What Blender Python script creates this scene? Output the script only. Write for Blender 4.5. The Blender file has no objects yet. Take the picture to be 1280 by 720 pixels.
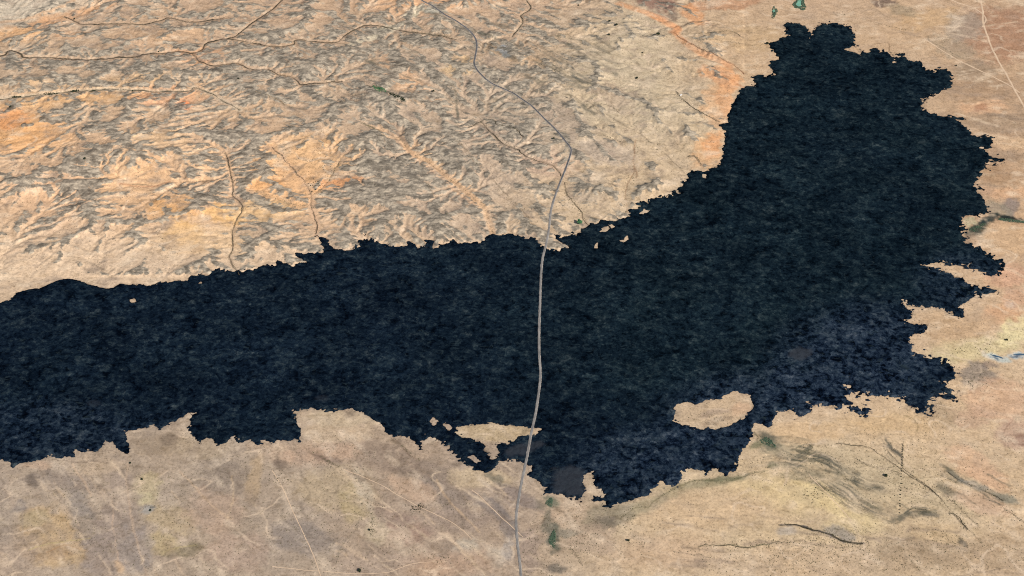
import bpy, math, random, heapq, time
import numpy as np

T0 = time.time()
random.seed(7)
rng = np.random.default_rng(11)
scene = bpy.context.scene
C = scene.collection

# ------------------------------------------------------------------ survey frame
HC = 4370.0                      # eye height over the plain, metres
PITCH = math.radians(45)
TAN = math.tan(math.radians(22.5))
CAM = (0.0, -HC, HC)
_s, _c = math.sin(PITCH), math.cos(PITCH)


def at(p):
    """map-sheet coordinates (1280 x 720 sheet) -> metres on the plain"""
    p = np.asarray(p, float)
    a = (p[..., 0] - 640) / 640 * TAN
    b = -(p[..., 1] - 360) / 640 * TAN
    dy = b * _s + _c
    dz = b * _c - _s
    k = HC / -dz
    return np.stack([a * k, CAM[1] + dy * k], -1)


def sheet(x, y):
    """metres on the plain -> map-sheet coordinates"""
    dy = y - CAM[1]
    dep = dy * _c + HC * _s
    up = dy * _s - HC * _c
    return 640 + x / dep * 640 / TAN, 360 - up / dep * 640 / TAN


def mpp(p):
    """metres per sheet unit at a point (across, along)"""
    a = at(p); b = at((p[0] + 1, p[1])); c = at((p[0], p[1] + 1))
    return abs(b[0] - a[0]), abs(c[1] - a[1])


# ------------------------------------------------------------------ noise
_perm = rng.permutation(256)
_perm = np.concatenate([_perm, _perm]).astype(np.int32)
_ga = rng.random(256) * 2 * np.pi
_gx, _gy = np.cos(_ga).astype(np.float32), np.sin(_ga).astype(np.float32)


def perlin(x, y, seed=0):
    xf = np.floor(x); yf = np.floor(y)
    xi = (xf.astype(np.int32) + seed * 37) & 255
    yi = (yf.astype(np.int32) + seed * 91) & 255
    fx = (x - xf).astype(np.float32); fy = (y - yf).astype(np.float32)
    u = fx * fx * fx * (fx * (fx * 6 - 15) + 10)
    v = fy * fy * fy * (fy * (fy * 6 - 15) + 10)

    def g(ix, iy, dx, dy):
        h = _perm[_perm[ix & 255] + (iy & 255)]
        return _gx[h] * dx + _gy[h] * dy
    a = g(xi, yi, fx, fy); b = g(xi + 1, yi, fx - 1, fy)
    c = g(xi, yi + 1, fx, fy - 1); d = g(xi + 1, yi + 1, fx - 1, fy - 1)
    return (a + (b - a) * u + (c + (d - c) * u - a - (b - a) * u) * v) * 1.5


def fbm(x, y, wl, octv=4, seed=0, gain=0.5):
    r = 0; amp = 1.0; tot = 0
    for i in range(octv):
        r = r + amp * perlin(x / wl + 13.7 * i, y / wl - 7.3 * i, seed + i)
        tot += amp; amp *= gain; wl *= 0.5
    return r / tot


def sstep(a, b, x):
    t = np.clip((x - a) / (b - a), 0, 1)
    return t * t * (3 - 2 * t)


def lin(c):
    c = np.asarray(c, float) / 255
    return np.where(c <= 0.04045, c / 12.92, ((c + 0.055) / 1.055) ** 2.4)


KEXP = 1.62


def alb(*c):
    return lin(c) / KEXP


# ------------------------------------------------------------------ grids
def axis(lo, hi, s0, s1, out=45000):
    v = [lo]
    while v[-1] < hi:
        v.append(v[-1] + s0 + (s1 - s0) * (v[-1] - lo) / (hi - lo))
    a, b = [], []
    st = s0 * 2; q = lo
    while q > lo - out:
        q -= st; st *= 1.6; a.append(q)
    st = s1 * 2; q = v[-1]
    while q < v[-1] + out:
        q += st; st *= 1.6; b.append(q)
    return np.array(a[::-1] + v + b), len(a), len(v)


XL, XH, YL, YH = -3800.0, 3800.0, -1950.0, 3000.0
ax, xo, xn = axis(XL, XH, 5.0, 5.0)
ay, yo, yn = axis(YL, YH, 4.6, 7.6)
NX, NY = len(ax), len(ay)
GX, GY = np.meshgrid(ax, ay)                 # [NY, NX]

DC = 8.0                                    # coarse grid for erosion and soil mapping
cx = np.arange(XL, XH + DC, DC); cy = np.arange(YL, YH + DC, DC)
CX, CY = np.meshgrid(cx, cy)
CU, CV = sheet(CX, CY)
NCX, NCY = len(cx), len(cy)


def up(F, X=None, Y=None):
    """bilinear lookup of a coarse field"""
    X = GX if X is None else X; Y = GY if Y is None else Y
    fx = np.clip((X - XL) / DC, 0, NCX - 1.001); fy = np.clip((Y - YL) / DC, 0, NCY - 1.001)
    ix = fx.astype(np.int32); iy = fy.astype(np.int32)
    tx = (fx - ix); ty = (fy - iy)
    if F.ndim == 3:
        tx = tx[..., None]; ty = ty[..., None]
    return (F[iy, ix] * (1 - tx) + F[iy, ix + 1] * tx) * (1 - ty) + (F[iy + 1, ix] * (1 - tx) + F[iy + 1, ix + 1] * tx) * ty


def seg_dist(pts, XX, YY, xs, ys, dist, reach, warp=0.0):
    """lower dist (in place) to the distance from a polyline, within reach of it"""
    for (x0, y0), (x1, y1) in zip(pts[:-1], pts[1:]):
        r = reach + warp
        i0 = np.searchsorted(xs, min(x0, x1) - r); i1 = np.searchsorted(xs, max(x0, x1) + r)
        j0 = np.searchsorted(ys, min(y0, y1) - r); j1 = np.searchsorted(ys, max(y0, y1) + r)
        if i1 <= i0 or j1 <= j0:
            continue
        X = XX[j0:j1, i0:i1]; Y = YY[j0:j1, i0:i1]
        dx, dy = x1 - x0, y1 - y0
        L2 = dx * dx + dy * dy + 1e-9
        t = np.clip(((X - x0) * dx + (Y - y0) * dy) / L2, 0, 1)
        d = np.hypot(X - x0 - t * dx, Y - y0 - t * dy)
        sub = dist[j0:j1, i0:i1]
        np.minimum(sub, d, out=sub)


def smooth_line(pts, n=6):
    """Catmull-Rom through the points"""
    p = np.asarray(pts, float)
    p = np.vstack([2 * p[0] - p[1], p, 2 * p[-1] - p[-2]])
    out = []
    for i in range(1, len(p) - 2):
        for t in np.linspace(0, 1, n, endpoint=False):
            a, b, c, d = p[i - 1], p[i], p[i + 1], p[i + 2]
            out.append(0.5 * (2 * b + (c - a) * t + (2 * a - 5 * b + 4 * c - d) * t ** 2 + (3 * b - a - 3 * c + d) * t ** 3))
    out.append(p[-2])
    return np.array(out)


def inside_rows(polys, xs, ys):
    ins = np.zeros((len(ys), len(xs)), bool)
    for poly in polys:
        x0 = poly[:, 0]; y0 = poly[:, 1]
        x1 = np.roll(x0, -1); y1 = np.roll(y0, -1)
        for j, y in enumerate(ys):
            m = (y0 <= y) != (y1 <= y)
            if not m.any():
                continue
            xc = np.sort(x0[m] + (y - y0[m]) / (y1[m] - y0[m]) * (x1[m] - x0[m]))
            ins[j] ^= (np.searchsorted(xc, xs) & 1).astype(bool)
    return ins


# ------------------------------------------------------------------ the lava outline
NORTH = [(-420, 470), (-300, 420), (-150, 398), (-60, 388), (0, 380), (7.5, 373), (9, 377), (12.5, 374), (21, 366), (34, 361), (49, 360), (62, 354), (74, 349), (85, 347), (95, 349), (110, 354), (122, 357.5), (135, 360), (142, 359), (150, 353), (165, 355), (185, 356), (200, 352.5), (220, 350), (230, 352), (240, 345), (252, 342), (262, 344), (272, 336), (287, 339), (307, 339), (320, 336.5), (330, 330), (345, 332), (347, 325), (366, 332.5), (369, 329), (385, 327.5), (379, 324), (370, 321), (369, 315.5), (385, 317), (400, 316), (406, 311), (400, 302), (393, 292.5), (405, 296), (410, 302), (420, 310), (430, 312.5), (442, 309), (451, 307.5), (449, 301), (455, 297), (467, 301), (485, 307.5), (489, 311), (502, 307.5), (510, 308), (511, 302.5), (519, 306), (524, 314), (524, 307.5), (535, 309), (532, 301), (540, 300), (542, 310), (549, 309), (550, 305), (560, 305), (567, 300.5), (577, 304), (590, 303), (605, 301), (607, 295), (617, 294), (625, 294.5), (640, 290), (650, 295), (660, 299), (664, 296), (672, 302), (681, 309), (687, 312.5), (702, 313), (712, 311), (707, 305), (700, 302.5), (693, 297.5), (695, 292.5), (702, 296), (715, 295), (725, 290), (732, 282.5), (740, 277), (745, 280), (754, 275), (770, 275.5), (782, 272), (787, 270), (786, 264), (800, 257.5), (795, 255), (804, 252), (812, 254), (815, 247.5), (830, 244), (840, 245), (841, 239), (855, 230), (856, 225), (862, 221), (860, 216), (865, 212.5), (880, 214), (890, 211), (900, 205), (905, 195), (905, 185), (905, 177), (907, 165), (899, 155.5), (910, 152), (910, 142), (916, 130), (921, 120), (932, 107), (940, 106), (946, 109), (941, 96), (947, 92), (958, 96), (966, 92), (962, 84), (964, 76), (975, 75), (966, 62), (960, 54), (970, 51), (984, 44), (980, 36), (982, 27.5), (997, 29), (1007, 32), (1015, 47), (1016, 37), (1027, 29), (1037, 30), (1046, 28), (1057, 32), (1067, 37), (1067, 51), (1070, 59), (1057, 60), (1075, 69), (1077, 62), (1085, 66), (1090, 62), (1105, 64), (1117, 72), (1117, 80), (1122, 71), (1130, 68), (1140, 77), (1150, 76), (1157, 87), (1167, 89), (1170, 86), (1182, 86), (1189, 92), (1190, 110), (1177, 114), (1165, 120), (1155, 125), (1154, 134), (1160, 141), (1175, 144), (1192, 145), (1206, 149), (1197, 151), (1207, 160), (1212, 167), (1222, 171), (1230, 167), (1240, 172), (1237, 180)]
EAST = [(1239, 184), (1225, 185), (1242, 195), (1250, 201), (1235, 202), (1231, 211), (1226, 217), (1220, 225), (1224, 231), (1221, 241), (1230, 251), (1237, 264), (1225, 269), (1212, 269), (1204, 274), (1206, 285), (1204, 292), (1207, 305), (1222, 311), (1235, 317), (1242, 325), (1256, 330), (1252, 340), (1237, 344), (1225, 340), (1210, 332), (1190, 329), (1170, 330), (1156, 334), (1167, 337), (1177, 337), (1195, 345), (1210, 355), (1225, 360), (1237, 360), (1247, 365), (1232, 367), (1225, 374), (1220, 367), (1212, 375), (1197, 385), (1205, 392), (1202, 397), (1192, 397), (1185, 392), (1172, 386), (1157, 384), (1132, 382), (1140, 390), (1139, 396), (1127, 397), (1132, 404), (1145, 404), (1160, 407), (1155, 414), (1145, 420), (1137, 424), (1140, 435), (1141, 446), (1155, 445), (1167, 444), (1177, 450), (1182, 447), (1190, 457), (1194, 467), (1187, 479), (1182, 482), (1187, 487), (1197, 491), (1192, 497), (1182, 496), (1177, 491), (1167, 495), (1160, 505), (1165, 519), (1157, 512), (1145, 514), (1135, 507), (1130, 499), (1110, 495), (1097, 490), (1090, 500), (1085, 490), (1070, 496), (1062, 486), (1062, 475), (1056, 483), (1061, 495), (1067, 507), (1085, 512), (1087, 520), (1077, 520), (1067, 511), (1055, 510), (1042, 507), (1015, 505), (1014, 517), (997, 521), (990, 512), (972, 515), (965, 530), (960, 534), (953, 529), (943, 529), (939, 537)]
SOUTH = [(940, 541), (939, 545), (932, 560), (920, 575), (920, 587), (907, 594), (895, 587), (882, 594), (872, 586), (852, 587), (845, 590), (852, 597), (845, 607), (832, 607), (825, 601), (815, 610), (810, 620), (790, 625), (775, 627), (760, 633), (757, 627), (740, 625), (742, 621), (757, 622), (752, 612), (742, 605), (745, 594), (736, 589), (734, 592), (732, 610), (727, 626), (715, 622), (687, 617), (677, 605), (660, 596), (667, 587), (660, 580), (650, 579), (640, 575.5), (625, 577), (617, 587), (610, 591), (595, 589), (582, 582), (570, 569), (557, 559), (545, 549), (532, 542), (529, 552), (525, 561), (517, 552), (505, 544), (492, 547), (482, 540), (479, 531), (462, 522), (452, 514), (440, 511), (407, 515), (390, 509), (377, 512), (366, 513), (369, 522), (376, 535), (377, 542), (374, 551), (368, 548), (360, 553), (349, 550), (340, 555), (331, 552), (322, 557), (314, 549), (303, 553), (292, 547), (283, 553), (272, 557), (262, 548), (250, 553), (240, 546), (234, 538), (237, 527), (245, 517), (235, 516), (230, 521), (207, 532), (200, 536), (192, 530), (182, 535), (155, 539), (156, 545), (162, 559), (160, 567), (150, 564), (142, 555), (132, 554), (125, 560), (117, 564), (95, 561), (92, 569), (77, 574), (65, 569), (42, 577), (25, 581), (15, 589), (10, 577), (0, 575), (-60, 580), (-150, 600), (-330, 640), (-470, 690)]
HOLES = [
    [(837, 524), (847, 520), (846, 516), (841, 510), (847, 504), (865, 503), (870, 505), (890, 497), (902, 500), (905, 494), (917, 490), (935, 492), (942, 502), (940, 512), (927, 522), (915, 532), (895, 534), (877, 537), (865, 534), (852, 529)],
    [(570, 535), (590, 531), (615, 528), (640, 532), (674, 537), (668, 545), (650, 546), (640, 551), (620, 555), (622, 565), (624, 571), (615, 572), (610, 563), (605, 553), (590, 549), (578, 546)],
    [(584, 571), (591, 570), (601, 577), (595, 579)],
    [(749, 290), (755, 283), (761, 282), (762, 286), (757, 290)],
    [(760, 281), (765, 280), (770, 283), (765, 286)],
    [(800, 267), (805, 261), (812, 263), (808, 267)],
    [(844, 237), (847, 237), (850, 242), (846, 241)],
    [(744, 303), (748, 303), (747, 310), (743, 310)],
    [(774, 301), (779, 299), (784, 294), (786, 299), (779, 303)],
    [(163, 375), (168, 373.5), (170, 377), (164, 379)],
    [(536, 526), (542, 522), (549, 527), (543, 531)],
    [(555, 532), (560, 530), (568, 536), (561, 537)],
    [(248, 351), (253, 351), (252, 354), (248, 354)],
    [(878, 217), (883, 217), (882, 222), (878, 221)],
    [(1128, 376), (1133, 375), (1136, 380), (1130, 381)],
]
outer = at(NORTH + EAST + SOUTH)
holes = [at(h) for h in HOLES]

ROAD = [(505, -26), (525, 0), (540, 9), (555, 20), (572, 29), (585, 38), (594, 48), (596, 58), (594, 72), (593, 82), (600, 94), (615, 106), (640, 117), (652, 125), (665, 134), (680, 149), (694, 163), (706, 178), (713, 187), (713.5, 193), (708, 209), (701, 226), (694, 245), (688.5, 265), (686.5, 285), (683, 305), (678, 325), (676, 350), (675, 380), (674, 410), (674, 440), (675.5, 470), (673, 495), (669, 520), (664, 543), (659, 570), (653, 598), (648, 625), (645, 650), (647, 680), (650, 705), (652, 730), (656, 790)]
road = smooth_line(at(ROAD), 8)

# ------------------------------------------------------------------ signed distance of the lava edge (fine grid, metres, + inside)
edge_d = np.full((NY, NX), 120.0)
for poly in [outer] + holes:
    seg_dist(np.vstack([poly, poly[:1]]), GX, GY, ax, ay, edge_d, 120)
ins = inside_rows([outer] + holes, ax, ay)
sdf = np.where(ins, edge_d, -edge_d)
GU, GV = sheet(GX, np.clip(GY, YL - 300, YH + 600))
eastf = sstep(930, 1080, GU)
vary = 0.8 + 0.8 * sstep(-0.25, 0.35, fbm(GX, GY, 420, 2, 71))
calm = 1 - 0.75 * sstep(0.9, 0.2, np.hypot((GU - 90) / 130, (GV - 355) / 26))
nearh = np.full((NY, NX), 90.0)
for h_ in holes[2:14]:
    seg_dist(np.vstack([h_, h_[:1]]), GX, GY, ax, ay, nearh, 60)
calm = calm * sstep(0, 60, nearh + 22)
big = fbm(GX, GY * 1.15, 110, 3, 21, 0.55)
fine = fbm(GX * 0.8, GY * 1.2, 30, 3, 25, 0.75)
sdf = sdf + calm * vary * ((14 + 12 * eastf) * big + (24 + 18 * eastf) * fine)
fringe = fbm(GX * 0.75, GY * 1.3, 42, 4, 33, 0.65)
spec = fbm(GX * 0.7, GY * 1.2, 21, 2, 35)
belt = sstep(0.0, 0.35, fbm(GX, GY, 300, 2, 37)) * 0.6 + eastf * 0.5
sdf = sdf - np.where((sdf > 0) & (sdf < 60), np.maximum(spec - 0.12, 0) * 70 * belt * sstep(60, 5, sdf), 0)
sdf = sdf + np.where((sdf < 0) & (sdf > -45), np.maximum(spec - 0.22, 0) * 90 * belt * sstep(-45, -5, sdf), 0)
# thin stringers of lava blown out on the east fans
print('sdf', round(time.time() - T0, 1))

# coarse copies
c_in = inside_rows([outer], cx, cy)

# ------------------------------------------------------------------ washes (map-sheet coordinates)
W = {
    'a': [(-60, 66), (0, 70), (8, 64), (15, 63), (25, 67), (30, 71), (60, 71), (110, 74), (150, 71), (172, 70), (178, 67), (200, 66), (225, 64), (240, 66), (252, 62), (258, 54), (275, 49), (292, 46), (303, 38), (320, 25), (334, 16), (350, 2), (362, -12)],
    'b': [(240, 66), (250, 76), (265, 81), (280, 79), (296, 78), (308, 84), (320, 86), (335, 86), (350, 93), (365, 95), (376, 104), (395, 103), (428, 101)],
    'c': [(285, 48), (300, 50), (320, 54), (345, 57), (365, 55), (370, 49), (400, 52), (420, 52), (432, 43), (457, 31), (480, 33), (505, 38), (540, 42), (570, 48)],
    'd': [(80, 20), (95, 27), (105, 30), (150, 29), (180, 30), (205, 24), (212, 22), (240, 27), (280, 22)],
    'e': [(-50, 126), (0, 123), (15, 121), (60, 117), (95, 113), (120, 112), (140, 110), (190, 113), (235, 113), (242, 109), (258, 114), (272, 121), (284, 129), (300, 137)],
    'f': [(282, 190), (290, 225), (291, 243), (300, 252), (303, 262), (297, 272), (290, 290), (291, 310), (287, 322), (294, 334), (298, 345)],
    'g': [(340, 183), (356, 200), (370, 216), (384, 232), (388, 243), (389, 255), (392, 266), (396, 280), (395, 292)],
    'h': [(425, 200), (412, 222), (403, 234), (390, 243)],
    'i': [(320, 238), (350, 250), (368, 255), (384, 256)],
    'j': [(500, 172), (515, 190), (540, 205), (560, 222), (590, 245), (605, 260), (612, 280), (616, 292)],
    'k': [(560, 170), (580, 187), (592, 205), (612, 222), (630, 240), (650, 262), (668, 285), (676, 300)],
    'l': [(600, 150), (625, 175), (646, 186), (660, 195), (680, 203), (692, 207), (699, 215), (701, 221)],
    'm': [(706, 228), (708, 242), (716, 252), (725, 262), (730, 274), (735, 281)],
    'n': [(790, 200), (792, 214), (786, 228), (782, 243), (784, 266)],
    'o': [(845, 115), (860, 130), (880, 143), (900, 152)],
    'p': [(640, 72), (680, 100), (720, 120), (752, 140), (775, 155), (800, 168), (830, 190), (855, 215)],
    'q': [(420, 120), (450, 150), (470, 170), (490, 190), (520, 215), (540, 240), (560, 270), (566, 298)],
    'r': [(430, 200), (470, 235), (480, 262), (484, 285), (488, 306)],
    's': [(0, 250), (60, 262), (100, 285), (112, 320), (118, 352)],
    't': [(170, 215), (190, 245), (196, 275), (205, 310), (206, 348)],
    'u': [(658, 0), (664, 10), (652, 18), (653, 28), (640, 45)],
}
def wander(p):
    return p + np.stack([11 * fbm(p[:, 0], p[:, 1], 70, 3, 201), 11 * fbm(p[:, 0], p[:, 1], 70, 3, 203)], 1)


washes = {k: wander(smooth_line(at(v), 8)) for k, v in W.items()}

# ------------------------------------------------------------------ drainage and erosion of the upland
upland = (CV < 345) & ~c_in & (CU < 930)
base = np.zeros_like(c_in)
wd = np.full((NCY, NCX), 130.0)
for k, p in washes.items():
    if k in 'kqrstpo':
        continue
    seg_dist(p, CX, CY, cx, cy, wd, 130)
base |= wd < DC * 0.75
base |= c_in | (CU >= 930) | (CV >= 345)
base[0, :] = base[-1, :] = base[:, 0] = base[:, -1] = True
n1 = fbm(CX, CY, 300, 5, 3, 0.6)
cost = np.exp(3.6 * n1 + 0.9 * rng.standard_normal(n1.shape) * 0.5)
diag = sstep(330, 520, CU)
dirs = [(-1, 0), (1, 0), (0, -1), (0, 1), (-1, -1), (1, 1), (-1, 1), (1, -1)]
NBR = []
for dj, di in dirs:
    a = math.atan2(dj, di)
    fa = 1 + 1.3 * math.sin(a - math.radians(8)) ** 2       # along the strike, west
    fb = 1 + 1.3 * math.sin(a + math.radians(42)) ** 2      # along the strike, centre
    NBR.append((dj * NCX + di, math.hypot(dj, di) * DC, fa, fb))
n_all = NCX * NCY
Zl = [1e9] * n_all
basef = base.ravel().tolist(); costf = cost.ravel().tolist(); diagf = diag.ravel().tolist()
heap = []
# base cells only where they touch land
bpad = ~base
touch = np.zeros_like(base)
touch[1:-1, 1:-1] = base[1:-1, 1:-1] & (bpad[:-2, 1:-1] | bpad[2:, 1:-1] | bpad[1:-1, :-2] | bpad[1:-1, 2:] | bpad[:-2, :-2] | bpad[2:, 2:] | bpad[:-2, 2:] | bpad[2:, :-2])
for q in np.flatnonzero(touch.ravel()).tolist():
    Zl[q] = 0.0; heap.append((0.0, q))
heapq.heapify(heap)
while heap:
    z, q = heapq.heappop(heap)
    if z > Zl[q]:
        continue
    dg = diagf[q]
    for off, L, fa, fb in NBR:
        r = q + off
        if 0 <= r < n_all and not basef[r]:
            w = z + costf[r] * L * (fa + (fb - fa) * dg) * 0.05
            if w < Zl[r]:
                Zl[r] = w; heapq.heappush(heap, (w, r))
Z = np.array(Zl).reshape(NCY, NCX)
Z[Z > 1e8] = 0
Z[base] = 0
print('dijkstra', round(time.time() - T0, 1), Z.max())
# how strongly each tract is dissected
upl = 0.25 + 0 * CU
def soft(u, v, ru, rv, ang=0.0):
    a = math.radians(ang); ca, sa = math.cos(a), math.sin(a)
    X = (CU - u) * ca + (CV - v) * sa; Y = -(CU - u) * sa + (CV - v) * ca
    return np.exp(-((X / ru) ** 2 + (Y / rv) ** 2))
upl += 0.9 * soft(120, 190, 220, 90) + 0.9 * soft(420, 90, 260, 90) + 0.9 * soft(540, 220, 180, 80) + 0.3 * soft(720, 90, 90, 60) + 0.8 * soft(60, 90, 150, 40)
upl -= 0.8 * soft(390, 205, 45, 32) + 0.35 * soft(820, 120, 80, 110) + 0.6 * soft(170, 235, 35, 30)+ 0.6 * soft(30, 165, 50, 20)
upl = np.clip(upl, 0.06, 1.4) * (0.75 + 0.9 * np.clip(fbm(CX, CY, 420, 3, 17), -0.6, 1))
Kero = 0.55 * np.exp(0.7 * fbm(CX, CY, 300, 3, 5))
cells = np.flatnonzero((~base).ravel())
dts = 1.0
offs = np.array([n[0] for n in NBR]); lens = np.array([n[1] for n in NBR])
Zf = Z.ravel().copy()
basefl = base.ravel()
for it in range(16):
    zc = Zf[cells]
    best = np.zeros(len(cells)); rec = cells.copy(); rl = np.ones(len(cells)) * DC
    for o, L in zip(offs, lens):
        s = (zc - Zf[cells + o]) / L
        m = s > best
        best[m] = s[m]; rec[m] = (cells + o)[m]; rl[m] = L
    order = np.argsort(zc, kind='stable')
    oc = cells[order].tolist(); orc = rec[order].tolist()
    A = [1.0] * n_all
    for q, r in zip(reversed(oc), reversed(orc)):
        if r != q:
            A[r] += A[q]
    Af = np.array(A)
    F = (Kero.ravel()[cells] * np.sqrt(Af[cells] * DC * DC) / rl * dts * 0.12)[order]
    F[orc == cells[order]] = 0
    zu = (zc + upl.ravel()[cells] * dts * 1.15)[order].tolist()
    Fl = F.tolist(); ZZ = Zf.tolist()
    for q, r, f, zq in zip(oc, orc, Fl, zu):
        ZZ[q] = (zq + f * ZZ[r]) / (1 + f)
    Zf = np.array(ZZ)
    if it % 2 == 1:
        Z2 = Zf.reshape(NCY, NCX)
        lap = np.zeros_like(Z2)
        lap[1:-1, 1:-1] = (Z2[:-2, 1:-1] + Z2[2:, 1:-1] + Z2[1:-1, :-2] + Z2[1:-1, 2:] - 4 * Z2[1:-1, 1:-1])
        Z2 = np.where(base, 0, Z2 + 0.05 * lap)
        Zf = Z2.ravel()
Z = Zf.reshape(NCY, NCX)
ACC = Af.reshape(NCY, NCX)
print('erosion', round(time.time() - T0, 1), Z.max(), Z.mean())


def blur(F, n):
    for _ in range(2):
        k = 2 * n + 1
        P = np.pad(F, ((n + 1, n), (0, 0)), 'edge').cumsum(0)
        F = (P[k:] - P[:-k]) / k
        P = np.pad(F, ((0, 0), (n + 1, n)), 'edge').cumsum(1)
        F = (P[:, k:] - P[:, :-k]) / k
    return F


Zr = Z - 0.75 * blur(Z, 40)                    # keep the dissection, drop most of the broad swell
hp = Z - blur(Z, 7)
print('relief', Zr.min(), Zr.max(), hp.std())

# plains: gentle swells everywhere
fade = blur((~base).astype(float), 2)
plain = 5.0 * fbm(CX, CY, 900, 3, 41) + 2.2 * fbm(CX, CY, 260, 3, 43)
swmask = sstep(500, 560, CV)
plain += swmask * 4.0 * np.abs(fbm(CX, CY, 330, 4, 44))
Zr = Zr * (0.25 + 0.75 * sstep(10, 120, wd)) * 1.25 + 0.2 * hp
Zc = Zr + plain

# ------------------------------------------------------------------ soils: colour of the ground itself, mapped over the coarse grid
wu = CU + 20 * fbm(CX, CY, 300, 6, 51, 0.7); wv = CV + 11 * fbm(CX, CY, 300, 6, 57, 0.7)
fray = 0.55 * fbm(CX, CY, 90, 5, 59, 0.75)
soil = np.empty((NCY, NCX, 3)); soil[:] = alb(207, 176, 143)


def blob(u, v, ru, rv, col, st=0.8, ang=0, sf=0.5):
    if ru < 60: sf *= 0.5
    a = math.radians(ang); ca, sa = math.cos(a), math.sin(a)
    X = (wu - u) * ca + (wv - v) * sa; Y = -(wu - u) * sa + (wv - v) * ca
    r = np.sqrt((X / ru) ** 2 + (Y / rv) ** 2) + fray * min(1.5, 50 / ru)
    m = (sstep(1 + sf, 1 - sf, r) * st)[..., None]
    ref = np.array((194, 165, 138)) if v > 530 else np.array((206, 176, 145))
    col = np.clip(ref + (np.array(col) - ref) * (1.2 if v > 530 and u < 700 else 1.18), 20, 245)
    soil[:] = soil * (1 - m) + alb(*col) * m


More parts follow.
